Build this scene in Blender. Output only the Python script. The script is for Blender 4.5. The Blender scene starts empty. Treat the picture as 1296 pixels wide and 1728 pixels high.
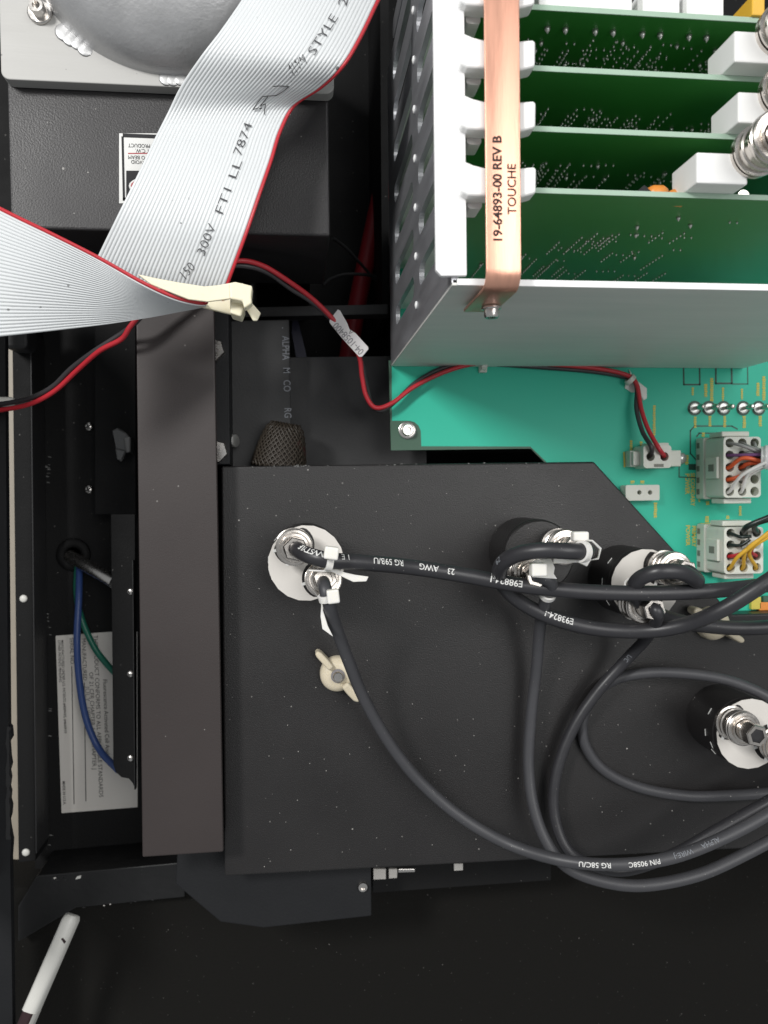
import bpy, bmesh, math, random
from mathutils import Vector, Matrix
random.seed(7)
rad = math.radians
sc = bpy.context.scene
col = sc.collection
# ------------------------------------------------------------------ camera
# lengths are written in millimetres and stored in metres; z = 0 is the top of the black cover plate
MM = 0.001
F_PX, CX, CY = 1305.0, 648.0, 864.0
CAM_H = 340.0
FOOT = (500.0, 830.0)                       # picture point straight below the camera
ROLL = rad(0.7)
n_cam = Vector(((FOOT[0]-CX)/F_PX, -(FOOT[1]-CY)/F_PX, -1)).normalized()
ex = Vector((math.cos(ROLL), math.sin(ROLL), 0)); ex = (ex - ex.dot(n_cam)*n_cam).normalized()
ez = -n_cam
ey = ez.cross(ex)
RM = Matrix((ex, ey, ez))
cd = bpy.data.cameras.new('camera'); cam = bpy.data.objects.new('camera', cd); col.objects.link(cam)
cd.sensor_fit = 'VERTICAL'; cd.sensor_height = 36.0; cd.sensor_width = 27.0
cd.lens = 36.0*F_PX/1728.0
cd.clip_start = 0.01; cd.clip_end = 20
cam.matrix_world = Matrix.Translation((0, 0, CAM_H*MM)) @ RM.to_4x4()
cd.dof.use_dof = True; cd.dof.focus_distance = 0.285; cd.dof.aperture_fstop = 18
sc.camera = cam
# ------------------------------------------------------------------ light
w = bpy.data.worlds.new('World'); sc.world = w; w.use_nodes = True
w.node_tree.nodes['Background'].inputs[0].default_value = (0.93, 0.97, 1.0, 1)
w.node_tree.nodes['Background'].inputs[1].default_value = 0.31
def area(name, loc, size, power, colr, target=(0.03, 0.0, 0.0)):
    l = bpy.data.lights.new(name, 'AREA'); l.shape = 'RECTANGLE'; l.size, l.size_y = size
    l.energy = power; l.color = colr
    o = bpy.data.objects.new(name, l); col.objects.link(o); o.location = loc
    o.rotation_euler = (Vector(target)-Vector(loc)).to_track_quat('-Z', 'Y').to_euler()
    return o
area('ceiling_lamp', (-0.58, 0.44, 0.86), (0.26, 0.14), 9.5, (1.0, 0.99, 0.97))
area('ceiling_panel', (0.70, 0.42, 1.5), (1.0, 1.1), 15.0, (1.0, 0.99, 0.97), target=(0.55, 0.3, 0))
sc.view_settings.view_transform = 'Standard'; sc.view_settings.look = 'None'
sc.view_settings.exposure = 0.0; sc.view_settings.gamma = 1.0; sc.view_settings.use_curve_mapping = False
# ------------------------------------------------------------------ helpers
def P(px, py, z=0.0):
    d = RM @ Vector(((px-CX)/F_PX, -(py-CY)/F_PX, -1))
    t = (z-CAM_H)/d.z
    return Vector((d.x*t, d.y*t, z))
def PP(pts, z): return [P(a, b, z) for a, b in pts]
def root_loc(o):
    l = Vector((0, 0, 0))
    while o is not None: l += o.location; o = o.parent
    return l
def tag(o, label=None, cat=None, group=None, kind=None):
    if label: o['label'] = label
    if cat: o['category'] = cat
    if group: o['group'] = group
    if kind: o['kind'] = kind
    return o
def thing(name, label, cat, at, group=None):
    o = bpy.data.objects.new(name, None); col.objects.link(o)
    o.empty_display_size = 0.005; o.location = Vector(at)*MM
    return tag(o, label, cat, group)
def mk(name, verts, faces, m, parent=None, smooth=False, bevel=0.0, seg=2, auto=None):
    off = root_loc(parent)
    me = bpy.data.meshes.new(name)
    me.from_pydata([Vector(v)*MM-off for v in verts], [], faces)
    bm = bmesh.new(); bm.from_mesh(me)
    bmesh.ops.recalc_face_normals(bm, faces=bm.faces[:]); bm.to_mesh(me); bm.free()
    me.materials.append(m)
    o = bpy.data.objects.new(name, me); col.objects.link(o); o.parent = parent
    if smooth:
        for p in me.polygons: p.use_smooth = True
        if auto is not None: me.set_sharp_from_angle(angle=rad(auto))
    if bevel:
        b = o.modifiers.new('bevel', 'BEVEL'); b.width = bevel*MM; b.segments = seg; b.limit_method = 'ANGLE'; b.angle_limit = rad(40)
    return o
def prism_vf(poly, z0, z1):
    n = len(poly)
    v = [(p[0], p[1], z0) for p in poly]+[(p[0], p[1], z1) for p in poly]
    f = [tuple(range(n))[::-1], tuple(range(n, 2*n))]+[(i, (i+1) % n, n+(i+1) % n, n+i) for i in range(n)]
    return v, f
def prism(name, poly, z0, z1, m, parent=None, bevel=0.0, **k):
    v, f = prism_vf(poly, z0, z1); return mk(name, v, f, m, parent, bevel=bevel, **k)
def boxw(name, x0, x1, y0, y1, z0, z1, m, parent=None, bevel=0.3, **k):
    return prism(name, [(x0, y0), (x1, y0), (x1, y1), (x0, y1)], z0, z1, m, parent, bevel, **k)
def rect(cx, cy, sx, sy, ang=0.0):
    c, s = math.cos(ang), math.sin(ang)
    return [(cx+a*sx/2*c-b*sy/2*s, cy+a*sx/2*s+b*sy/2*c) for a, b in ((-1, -1), (1, -1), (1, 1), (-1, 1))]
def circ(cx, cy, r, n=24, a0=0.0): return [(cx+r*math.cos(a0+2*math.pi*i/n), cy+r*math.sin(a0+2*math.pi*i/n)) for i in range(n)]
def rrect(x0, x1, y0, y1, r, n=5):
    o = []
    for cx, cy, a in ((x1-r, y0+r, -90), (x1-r, y1-r, 0), (x0+r, y1-r, 90), (x0+r, y0+r, 180)):
        for i in range(n+1):
            t = rad(a+90*i/n); o.append((cx+r*math.cos(t), cy+r*math.sin(t)))
    return o
def sheet_vf(polys, th):
    """filled flat outline with holes, th thick, centred on z = 0 (mm)"""
    cu = bpy.data.curves.new('tmp', 'CURVE'); cu.dimensions = '2D'; cu.fill_mode = 'BOTH'; cu.extrude = th/2
    for pl in polys:
        s = cu.splines.new('POLY'); s.points.add(len(pl)-1); s.use_cyclic_u = True
        for i, p in enumerate(pl): s.points[i].co = (p[0], p[1], 0, 1)
    return from_curve(cu)
def from_curve(cu):
    o = bpy.data.objects.new('tmp', cu)
    me = bpy.data.meshes.new_from_object(o)
    v = [tuple(x.co) for x in me.vertices]; f = [tuple(p.vertices) for p in me.polygons]
    bpy.data.objects.remove(o); bpy.data.meshes.remove(me); bpy.data.curves.remove(cu)
    return v, f
def sheet(name, polys, z0, z1, m, parent=None, fmap=None, **k):
    v, f = sheet_vf(polys, z1-z0); zc = (z0+z1)/2
    v = [(x, y, z+zc) for x, y, z in v]
    if fmap: v = [fmap(*p) for p in v]
    return mk(name, v, f, m, parent, **k)
def text_vf(s, size, bold=0.0, space=1.0, align='LEFT', shear=0.0):
    cu = bpy.data.curves.new('tmp', 'FONT'); cu.body = s; cu.size = size; cu.offset = bold*size
    cu.space_character = space; cu.align_x = align; cu.resolution_u = 3; cu.shear = shear; cu.align_y = 'CENTER'
    return from_curve(cu)
def text_flat(name, s, size, at, ang, m, parent, z, bold=0.0, space=1.0, align='LEFT', sx=1.0, lift=0.12):
    """print lying on a level surface; ang = direction of reading"""
    v, f = text_vf(s, size, bold, space, align); c, q = math.cos(ang), math.sin(ang)
    v = [(at[0]+x*sx*c-y*q, at[1]+x*sx*q+y*c, z+lift) for x, y, _ in v]
    return mk(name, v, f, m, parent)
def spline(pts, n=8):
    pts = [Vector(p) for p in pts]; o = []
    e = [2*pts[0]-pts[1]]+pts+[2*pts[-1]-pts[-2]]
    for i in range(1, len(e)-2):
        a, b, c, d = e[i-1:i+3]
        for k in range(n):
            t = k/n
            o.append(0.5*((2*b)+(c-a)*t+(2*a-5*b+4*c-d)*t*t+(3*b-a-3*c+d)*t**3))
    o.append(pts[-1]); return o
def pxs(pts): return [P(*p) for p in pts]
def tube_vf(path, r, ns=14, flat=1.0):
    V, Fc = [], []
    up = None; rings = []
    for i, c in enumerate(path):
        t = (path[min(i+1, len(path)-1)]-path[max(i-1, 0)]).normalized()
        if up is None:
            up = Vector((0, 0, 1)) if abs(t.z) < 0.9 else Vector((0, 1, 0))
        up = (up-up.dot(t)*t).normalized(); b = t.cross(up)
        rr = r[i] if isinstance(r, (list, tuple)) else r
        for k in range(ns):
            a = 2*math.pi*k/ns; V.append(c+(math.cos(a)*up*flat+math.sin(a)*b)*rr)
    n = len(path)
    for i in range(n-1):
        for k in range(ns):
            a, b = i*ns+k, i*ns+(k+1) % ns
            Fc.append((a, b, b+ns, a+ns))
    Fc.append(tuple(range(ns))); Fc.append(tuple(range((n-1)*ns, n*ns)))
    return V, Fc
def tube(name, path, r, m, parent=None, ns=14, **k):
    v, f = tube_vf(path, r, ns); return mk(name, v, f, m, parent, smooth=True, auto=50, **k)
def lathe_vf(prof, at, axis=(0, 0, 1), ns=28, close=True):
    az = Vector(axis).normalized(); ax = az.orthogonal().normalized(); ay = az.cross(ax); at = Vector(at)
    V, Fc = [], []
    for r, z in prof:
        for k in range(ns):
            a = 2*math.pi*k/ns; V.append(at+az*z+(ax*math.cos(a)+ay*math.sin(a))*r)
    for i in range(len(prof)-1):
        for k in range(ns):
            a, b = i*ns+k, i*ns+(k+1) % ns
            Fc.append((a, b, b+ns, a+ns))
    if close: Fc.append(tuple(range(ns))); Fc.append(tuple(range((len(prof)-1)*ns, len(prof)*ns)))
    return V, Fc
def lathe(name, prof, at, m, parent=None, axis=(0, 0, 1), ns=28, close=True, smooth=True, auto=35, **k):
    v, f = lathe_vf(prof, at, axis, ns, close); return mk(name, v, f, m, parent, smooth=smooth, auto=auto, **k)
def join_vf(parts):
    V, Fc = [], []
    for v, f in parts:
        n = len(V); V += list(v); Fc += [tuple(i+n for i in q) for q in f]
    return V, Fc
# ------------------------------------------------------------------ materials
def mat(name, c, rough=0.5, metal=0.0, bump=0.0, bscale=900.0, vary=0.0, vscale=60.0, specks=0.0, sscale=110.0, spec=0.5,
        stretch=None, trans=0.0, coat=0.0, sss=0.0, dark_specks=False, emit=None):
    m = bpy.data.materials.new(name); m.use_nodes = True
    nt = m.node_tree; N = nt.nodes; L = nt.links; b = N['Principled BSDF']
    b.inputs['Roughness'].default_value = rough; b.inputs['Metallic'].default_value = metal
    b.inputs['Specular IOR Level'].default_value = spec
    if trans: b.inputs['Transmission Weight'].default_value = trans
    if coat: b.inputs['Coat Weight'].default_value = coat; b.inputs['Coat Roughness'].default_value = 0.15
    if sss:
        b.inputs['Subsurface Weight'].default_value = sss; b.inputs['Subsurface Radius'].default_value = (0.002, 0.002, 0.0015)
        b.inputs['Subsurface Scale'].default_value = 1.0
    tc = N.new('ShaderNodeTexCoord'); vec = tc.outputs['Object']
    if stretch:
        mp = N.new('ShaderNodeMapping'); mp.inputs['Scale'].default_value = stretch
        L.new(vec, mp.inputs['Vector']); vec2 = mp.outputs['Vector']
    else: vec2 = vec
    out = None
    cc = (c[0], c[1], c[2], 1)
    b.inputs['Base Color'].default_value = cc
    if vary:
        nz = N.new('ShaderNodeTexNoise'); nz.inputs['Scale'].default_value = vscale; nz.inputs['Detail'].default_value = 5
        L.new(vec2, nz.inputs['Vector'])
        mx = N.new('ShaderNodeMix'); mx.data_type = 'RGBA'
        mx.inputs['A'].default_value = tuple(x*(1-vary) for x in c)+(1,); mx.inputs['B'].default_value = tuple(min(1, x*(1+vary)) for x in c)+(1,)
        L.new(nz.outputs['Fac'], mx.inputs['Factor']); out = mx.outputs['Result']
        rr = N.new('ShaderNodeMapRange'); rr.inputs['To Min'].default_value = max(0.03, rough-0.12); rr.inputs['To Max'].default_value = min(1, rough+0.12)
        L.new(nz.outputs['Fac'], rr.inputs['Value']); L.new(rr.outputs['Result'], b.inputs['Roughness'])
    if specks:
        sf = None
        for sc_, th in ((sscale, 0.042), (sscale*2.1, 0.05), (sscale*1.4, 0.03)):
            vo = N.new('ShaderNodeTexVoronoi'); vo.inputs['Scale'].default_value = sc_
            L.new(vec, vo.inputs['Vector'])
            lt = N.new('ShaderNodeMath'); lt.operation = 'LESS_THAN'; lt.inputs[1].default_value = th
            L.new(vo.outputs['Distance'], lt.inputs[0])
            sp = N.new('ShaderNodeSeparateColor'); L.new(vo.outputs['Color'], sp.inputs[0])
            g = N.new('ShaderNodeMath'); g.operation = 'MULTIPLY'; L.new(lt.outputs[0], g.inputs[0]); L.new(sp.outputs[0], g.inputs[1])
            if sf is None: sf = g.outputs[0]
            else:
                ad = N.new('ShaderNodeMath'); ad.operation = 'MAXIMUM'; L.new(sf, ad.inputs[0]); L.new(g.outputs[0], ad.inputs[1]); sf = ad.outputs[0]
        ml = N.new('ShaderNodeMath'); ml.operation = 'MULTIPLY'; ml.inputs[1].default_value = specks; L.new(sf, ml.inputs[0])
        mx2 = N.new('ShaderNodeMix'); mx2.data_type = 'RGBA'; L.new(ml.outputs[0], mx2.inputs['Factor'])
        if out: L.new(out, mx2.inputs['A'])
        else: mx2.inputs['A'].default_value = cc
        mx2.inputs['B'].default_value = (0.02, 0.02, 0.02, 1) if dark_specks else (0.5, 0.48, 0.45, 1)
        out = mx2.outputs['Result']
    if out: L.new(out, b.inputs['Base Color'])
    if bump:
        n2 = N.new('ShaderNodeTexNoise'); n2.inputs['Scale'].default_value = bscale; n2.inputs['Detail'].default_value = 3
        L.new(vec2, n2.inputs['Vector'])
        bp = N.new('ShaderNodeBump'); bp.inputs['Strength'].default_value = bump; bp.inputs['Distance'].default_value = 0.0004
        L.new(n2.outputs['Fac'], bp.inputs['Height']); L.new(bp.outputs['Normal'], b.inputs['Normal'])
    return m
M = dict(
    plate=mat('black_powder_coat', (0.0135, 0.0123, 0.0125), 0.42, bump=0.3, bscale=1800, vary=0.18, vscale=25, specks=0.9, sscale=120),
    blackbox=mat('black_crackle_paint', (0.020, 0.0185, 0.0195), 0.46, bump=0.35, bscale=1500, vary=0.2, vscale=30, specks=0.7, sscale=90),
    brown=mat('dark_brown_anodised', (0.032, 0.0245, 0.0235), 0.52, bump=0.1, bscale=1800, vary=0.2, vscale=18, specks=0.6, sscale=60),
    slate=mat('slate_black_paint', (0.0085, 0.0090, 0.0105), 0.6, spec=0.35, bump=0.2, vary=0.15),
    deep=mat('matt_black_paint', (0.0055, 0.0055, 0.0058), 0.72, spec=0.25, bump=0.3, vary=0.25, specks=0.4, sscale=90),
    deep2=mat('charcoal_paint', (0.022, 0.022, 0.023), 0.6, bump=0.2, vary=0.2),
    mat_=mat('black_foam', (0.0055, 0.0050, 0.0041), 0.95, spec=0.25, bump=0.9, bscale=700, vary=0.3, vscale=300, specks=0.25, sscale=130),
    greychip=mat('bare_grey_chip', (0.16, 0.16, 0.155), 0.6),
    chip=mat('chipped_glossy_black', (0.006, 0.006, 0.0065), 0.5, bump=0.4, bscale=250, vary=0.3),
    beige=mat('beige_enamel', (0.42, 0.37, 0.30), 0.5, vary=0.1),
    alum=mat('bright_brushed_aluminium', (0.40, 0.395, 0.38), 0.55, 0.15, bump=0.08, bscale=500, vary=0.06, vscale=120, specks=0.5, sscale=60, dark_specks=True, stretch=(0.2, 3, 1)),
    duct=mat('dull_cast_aluminium', (0.46, 0.46, 0.465), 0.42, 0.6, bump=0.3, bscale=700, vary=0.15, vscale=90),
    weld=mat('weld_metal', (0.55, 0.55, 0.55), 0.42, 0.6, bump=0.35, bscale=350),
    cage=mat('zinc_sheet_shaded', (0.47, 0.475, 0.50), 0.40, 0.78, bump=0.12, bscale=500, vary=0.12, vscale=200, stretch=(1, 1, 0.15)),  # left wall copy of the cage sheet, its dimness put into the colour
    cageb=mat('zinc_sheet_lifted', (0.74, 0.74, 0.70), 0.55, 0.25, bump=0.1, bscale=500, vary=0.1, vscale=150, stretch=(0.15, 1, 1)),  # bottom wall copy, colour raised to make up for little light
    cagew=mat('zinc_sheet_lit', (0.86, 0.86, 0.86), 0.5, 0.1, bump=0.03, vary=0.03),  # flange and lip copy, blown-out light painted as white
    steel=mat('polished_steel', (0.66, 0.63, 0.60), 0.26, 1.0, bump=0.05, vary=0.12, vscale=300),
    nickel=mat('nickel_plate', (0.66, 0.615, 0.57), 0.25, 1.0, bump=0.04, vary=0.1, vscale=400),
    copper=mat('brushed_copper', (0.86, 0.46, 0.33), 0.38, 0.85, bump=0.12, bscale=700, vary=0.12, vscale=160, stretch=(3, 0.25, 1)),
    ink=mat('dark_ink', (0.035, 0.018, 0.015), 0.7),
    inkb=mat('black_ink', (0.02, 0.02, 0.022), 0.8),
    inkfaint=mat('faded_grey_ink', (0.22, 0.21, 0.22), 0.8),
    dotink=mat('worn_dot_ink', (0.07, 0.07, 0.075), 0.8),
    inkw=mat('white_ink', (0.72, 0.72, 0.70), 0.6),
    inkws=mat('faded_white_print', (0.20, 0.21, 0.23), 0.8),
    red_ink=mat('red_ink', (0.40, 0.03, 0.04), 0.6),
    paper=mat('cream_label_paper', (0.66, 0.63, 0.59), 0.6, vary=0.05, specks=0.5, sscale=40, dark_specks=True),
    paperw=mat('white_label_film', (0.70, 0.70, 0.68), 0.5, vary=0.04),
    ribbon=mat('grey_ribbon_pvc', (0.66, 0.68, 0.69), 0.36, bump=0.05, vary=0.04, specks=0.8, sscale=55, dark_specks=True),
    redpvc=mat('red_pvc', (0.52, 0.028, 0.04), 0.38, vary=0.1),
    redtube=mat('dull_red_tube', (0.28, 0.012, 0.02), 0.5),
    blackpvc=mat('black_pvc_wire', (0.045, 0.041, 0.044), 0.42),
    coax=mat('black_coax_jacket', (0.028, 0.0275, 0.031), 0.40, bump=0.12, bscale=300, vary=0.15, vscale=90, specks=0.8, sscale=170),
    coaxg=mat('greyed_coax_jacket', (0.050, 0.050, 0.055), 0.46, bump=0.1, bscale=300, vary=0.15, vscale=90, specks=0.7, sscale=150),
    nylon=mat('natural_nylon', (0.80, 0.78, 0.73), 0.35, sss=0.35),
    nyloncream=mat('yellowed_nylon', (0.83, 0.77, 0.58), 0.4, sss=0.3, vary=0.05),
    ivory=mat('ivory_plastic', (0.70, 0.62, 0.47), 0.38, sss=0.2, vary=0.06),
    white=mat('white_plastic', (0.86, 0.86, 0.85), 0.42),
    molex=mat('milky_nylon_housing', (0.66, 0.67, 0.60), 0.42, sss=0.25, vary=0.04),
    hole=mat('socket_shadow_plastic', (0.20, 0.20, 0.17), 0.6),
    pcb=mat('green_solder_mask', (0.040, 0.52, 0.36), 0.45, bump=0.02, vary=0.06, vscale=12, spec=0.25),
    pcbdark=mat('bare_green_laminate', (0.045, 0.11, 0.07), 0.45, vary=0.08),
    trace=mat('dark_trace_gap', (0.008, 0.060, 0.038), 0.45),
    silk=mat('yellow_silkscreen', (0.62, 0.52, 0.09), 0.6, vary=0.1, vscale=500),
    card=mat('dark_green_card', (0.045, 0.23, 0.045), 0.38, bump=0.03, vary=0.25, vscale=14, coat=0.35),
    cardedge=mat('pale_laminate_edge', (0.34, 0.47, 0.37), 0.55, vary=0.1, vscale=300),
    solder=mat('solder_tin', (0.60, 0.60, 0.58), 0.36, 0.8),
    orange=mat('orange_ceramic', (0.75, 0.27, 0.05), 0.4),
    tagm=mat('translucent_tag', (0.72, 0.69, 0.68), 0.4, sss=0.2),
    blue=mat('blue_wire_pvc', (0.030, 0.065, 0.21), 0.4),
    green=mat('green_wire_pvc', (0.010, 0.13, 0.085), 0.4),
    yellow=mat('yellow_wire_pvc', (0.72, 0.42, 0.04), 0.4),
    orangew=mat('orange_wire_pvc', (0.80, 0.13, 0.04), 0.4),
    purple=mat('purple_wire_pvc', (0.20, 0.08, 0.22), 0.4),
    greyw=mat('grey_wire_pvc', (0.33, 0.33, 0.32), 0.4),
    whitew=mat('white_wire_pvc', (0.78, 0.77, 0.74), 0.4),
    darkgreenw=mat('black_green_wire', (0.012, 0.022, 0.019), 0.35),
    clear=mat('crinkled_clear_sleeve', (0.86, 0.86, 0.85), 0.12, bump=0.9, bscale=350, coat=0.6),
    braid=mat('brown_braid', (0.030, 0.022, 0.016), 0.7),
    navy=mat('navy_tape', (0.014, 0.014, 0.042), 0.5),
    smoked=mat('smoky_clear_plastic', (0.10, 0.10, 0.10), 0.15, coat=0.6, bump=0.5, bscale=200),
    enamel=mat('white_enamel', (0.66, 0.65, 0.61), 0.38, vary=0.08, specks=0.5, sscale=60, dark_specks=True),
    maroon=mat('dark_maroon', (0.030, 0.013, 0.015), 0.4),
)
def screw_vf(at, r, h, axis=(0, 0, 1), ns=20, socket=True):
    p = [(r, 0), (r, h*0.75), (r*0.88, h)]
    p += [(r*0.52, h), (r*0.5, h*0.45), (0.01, h*0.45)] if socket else [(r*0.5, h*1.12), (0.01, h*1.15)]
    return lathe_vf(p, at, axis, ns)
# ================================================================== SETTING
back = mk('back_panel', [(-420, -420, -125), (420, -420, -125), (420, 420, -125), (-420, 420, -125)], [(0, 1, 2, 3)], M['deep'])
tag(back, 'matt black rear panel of the instrument deep behind everything', 'panel', kind='structure')
fl = sheet('floor', [[tuple(P(x, y, -70)[:2]) for x, y in ((-260, 1492), (310, 1503), (470, 1450), (1700, 1380), (1700, 2250), (-260, 2250))]], -124, -70, M['mat_'])
tag(fl, 'black rough foam floor below the cover plate', 'floor', kind='structure')
exec_later = []
# recess floor left of the brown bar
rf = prism('recess_floor', [tuple(P(x, y, -90)[:2]) for x, y in ((40, 380), (330, 380), (330, 1495), (60, 1495))], -120, -90, M['deep'])
tag(rf, 'black recessed floor left of the brown bar carrying the data label', 'floor', kind='structure')
for i in range(22):
    yy = random.choice((random.uniform(766, 822), random.uniform(1030, 1080), random.uniform(1180, 1480))); c = P(81+random.uniform(-3, 3)+(yy-790)*0.006, yy, -90); r_ = random.uniform(0.3, 0.9)
    prism('scuff', [(c.x+r_*1.6*math.cos(a+0.6), c.y+r_*0.5*math.sin(a)) for a in (0.2, 1.3, 2.5, 3.7, 5)], -89.98, -89.9, M['greychip'], rf)
# outer beige wall seen through the gap
ow = prism('outer_wall', [tuple(P(x, y, -100)[:2]) for x, y in ((-30, 545), (62, 545), (75, 1560), (-30, 1600))], -118, -100, M['beige'])
tag(ow, 'beige outer casing wall showing through the gap by the rail', 'wall', kind='structure')

# ================================================================== COVER PLATE
pl_px = [(373, 787), (1003, 779), (1236, 1037), (1520, 1030), (1520, 1418), (379, 1479)]
t = thing('cover_plate', 'large black powder coated cover plate with cut off corner', 'cover plate', P(700, 1150, -50))
prism('top', [tuple(P(x, y, 0)[:2]) for x, y in pl_px], -2.0, 0, M['plate'], t, bevel=0.9, seg=3)
a, b = P(380, 795, 0), P(1515, 1410, 0)
pl_in = [tuple(P(x, y, 0)[:2]) for x, y in [(375, 789), (1002, 781), (1234, 1039), (1518, 1032), (1518, 1416), (381, 1477)]]
prism('side_wall', pl_in, -30, -2.1, M['plate'], t)

for i in range(34):
    x = random.choice((random.uniform(496, 522), random.uniform(652, 682), random.uniform(400, 990)))
    c = P(x, 786.5-(x-375)*0.0127+random.uniform(0, 2.5), 0); r_ = random.uniform(0.12, 0.42)
    prism('paint_chip', [(c.x+r_*1.5*random.uniform(0.5, 1.2)*math.cos(a), c.y+r_*0.6*math.sin(a)) for a in (0.2, 1.3, 2.5, 3.7, 5)], 0.01, 0.06, M['greychip'], t)
# lower bracket block
t = thing('bracket_block', 'black mitred block under the lower edge of the cover plate', 'bracket', P(500, 1510, -70))
prism('block', [tuple(P(x, y, -14)[:2]) for x, y in ((300, 1425), (626, 1425), (627, 1546), (445, 1566), (372, 1556), (296, 1492))], -69, -14, M['slate'], t, bevel=0.6)
v, f = screw_vf(P(612, 1495, -14), 2.3, 1.6); mk('screw', v, f, M['steel'], t, smooth=True, auto=35)
t = thing('connector_strip', 'dark metal strip with pale contact pads below the cover plate edge', 'strip', P(690, 1470, -40))
boxw('bar', P(629, 1500, -40).x, P(930, 1500, -40).x, P(700, 1502, -40).y, P(700, 1440, -40).y, -50, -40, M['deep'], t)
for x0, x1, y0, y1 in ((630, 651, 1466, 1484), (656, 670, 1466, 1482), (766, 781, 1457, 1469), (672, 700, 1466, 1472)):
    q = PP([(x0, y1), (x1, y1-1), (x1, y0), (x0, y0)], -39.0)
    prism('contact_pad', [tuple(p[:2]) for p in q], -40.2, -38.6, M['paper'] if x0 != 672 else M['steel'], t, bevel=0.2)

# ================================================================== LEFT BAR AND RAILS
t = thing('channel_bar', 'long dark brown metal channel bar beside the cover plate', 'bar', P(300, 1000, -60))
prism('face', [tuple(P(x, y, 12)[:2]) for x, y in ((228, 440), (360, 440), (377, 1438), (240, 1447))], 9, 12, M['brown'], t, bevel=0.7, seg=3)
prism('web', [tuple(P(x, y, 12)[:2]) for x, y in ((250, 445), (345, 445), (357, 1432), (258, 1440))], -60, 8.9, M['slate'], t)
t = thing('mounting_strip', 'slate black mounting strip with half hidden hex bolts by the brown bar', 'strip', P(375, 650, -60))
prism('strip', [tuple(P(x, y, -3)[:2]) for x, y in ((352, 470), (385, 470), (388, 784), (357, 784))], -60, -3, M['slate'], t, bevel=0.4)
def hexbolt(px, py, r, z, parent, marks):
    c = P(px, py, z)
    o = mk('hex_bolt', *lathe_vf([(r, 0), (r, 3.2), (r*0.93, 3.7), (0.01, 3.7)], c, ns=6), M['steel'], parent)
    for i, s in enumerate(marks):
        text_flat('stamp', s, 1.8, (c.x+0.8, c.y+2.0-2.4*i), rad(-70), M['inkfaint'], o, z+3.7, lift=0.05)
hexbolt(361, 592, 5.0, -3, t, ('E', 'S', '9')); hexbolt(366, 762, 5.0, -3, t, ('O', 'E'))
# thread end of a screw next to the strip
t = thing('panel_screw', 'small ribbed steel screw end beside the mounting strip', 'screw', P(392, 744, -19))
for i in range(2):
    mk('thread', *lathe_vf([(2.0, 0), (2.9, 0.4), (2.9, 1.0), (2.0, 1.4)], P(389+i*5.5, 744, -15.5), (1, 0, 0.7), 18), M['solder'], t, smooth=True, auto=40)

t = thing('side_bracket', 'black riveted bracket edge with rounded foot over the data label', 'bracket', P(210, 1150, -60))
brk = [(187, 868), (228, 868), (229, 1333), (224, 1322), (217, 1314), (205, 1312), (195, 1303), (191, 1290)]
prism('web', [tuple(P(x, y, -45)[:2]) for x, y in brk], -48, -45, M['deep'], t, bevel=0.3)
prism('lip', [tuple(P(x, y, -44)[:2]) for x, y in ((224.5, 945), (226, 945), (229.5, 1330), (228, 1330))], -45, -42, M['chip'], t)
for y in (998, 1137, 1279):
    mk('rivet', *lathe_vf([(1.9, 0), (1.7, 0.7), (0.9, 1.2), (0.01, 1.3)], P(221, y, -45), ns=16), M['steel'], t, smooth=True)
t = thing('inner_panel', 'black inner panel with two cross head screws above the data label', 'panel', P(180, 700, -90))
prism('sheet', [tuple(P(x, y, -75)[:2]) for x, y in ((160, 440), (229, 440), (229, 868), (160, 868))], -89, -75, M['deep'], t, bevel=0.3)
for y in (720, 826):
    o = mk('cross_head_screw', *lathe_vf([(2.5, 0), (2.3, 0.8), (1.4, 1.3), (0.01, 1.4)], P(150, y, -89.5), ns=18), M['steel'], t, smooth=True)
    c = P(150, y, -89.5)
    for a in (0.5, 0.5+math.pi/2): prism('slot', rect(c.x, c.y, 3.0, 0.6, a), -88.6, -87.9, M['inkb'], o)
t = thing('clear_clip', 'smoky clear plastic clip stuck on the black inner panel', 'clip', P(207, 748, -75))
prism('foot', [tuple(p[:2]) for p in PP([(191, 727), (200, 722), (214, 730), (224, 742), (225, 760), (210, 768), (200, 770)], -74)], -74.8, -71, M['smoked'], t, bevel=0.8)
prism('hook', [tuple(p[:2]) for p in PP([(213, 740), (226, 738), (226, 764), (218, 766)], -70)], -71, -62, M['smoked'], t, bevel=0.8)
prism('tab', [tuple(p[:2]) for p in PP([(194, 756), (214, 760), (206, 780), (198, 776)], -70)], -74.5, -69, M['smoked'], t, bevel=0.8)

t = thing('frame_rail', 'black frame rail with two pop rivets beside the beige gap', 'rail', P(40, 1000, -90))
prism('rail', [tuple(P(x, y, -70)[:2]) for x, y in ((17, 300), (49, 300), (60, 1453), (31, 1456))], -118, -70, M['deep'], t, bevel=0.5)
prism('edge_trim', [tuple(P(x, y, -69)[:2]) for x, y in ((50.5, 560), (52.5, 560), (62, 1440), (60, 1440))], -89, -69, M['deep2'], t)
for y in (1010, 1438):
    mk('pop_rivet', *lathe_vf([(2.0, 0), (1.8, 0.7), (1.0, 1.1), (0.01, 1.2)], P(40 if y < 1200 else 44, y, -70), ns=18), M['enamel'], t, smooth=True)
t = thing('corner_block', 'dark grey rounded block at the top of the frame rail', 'block', P(25, 570, -70))
prism('block', rrect(P(6, 600, -55).x, P(47, 600, -55).x, P(20, 588, -55).y, P(20, 540, -55).y, 2.5), -69.5, -55, M['deep2'], t, bevel=1.5)
t = thing('door_edge', 'black door edge with torn foil along the outer casing', 'edge', P(5, 1200, -50))
path = [(-60, 420), (8, 420), (9.5, 700), (12, 1000), (14, 1225)]
y = 1228
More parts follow.
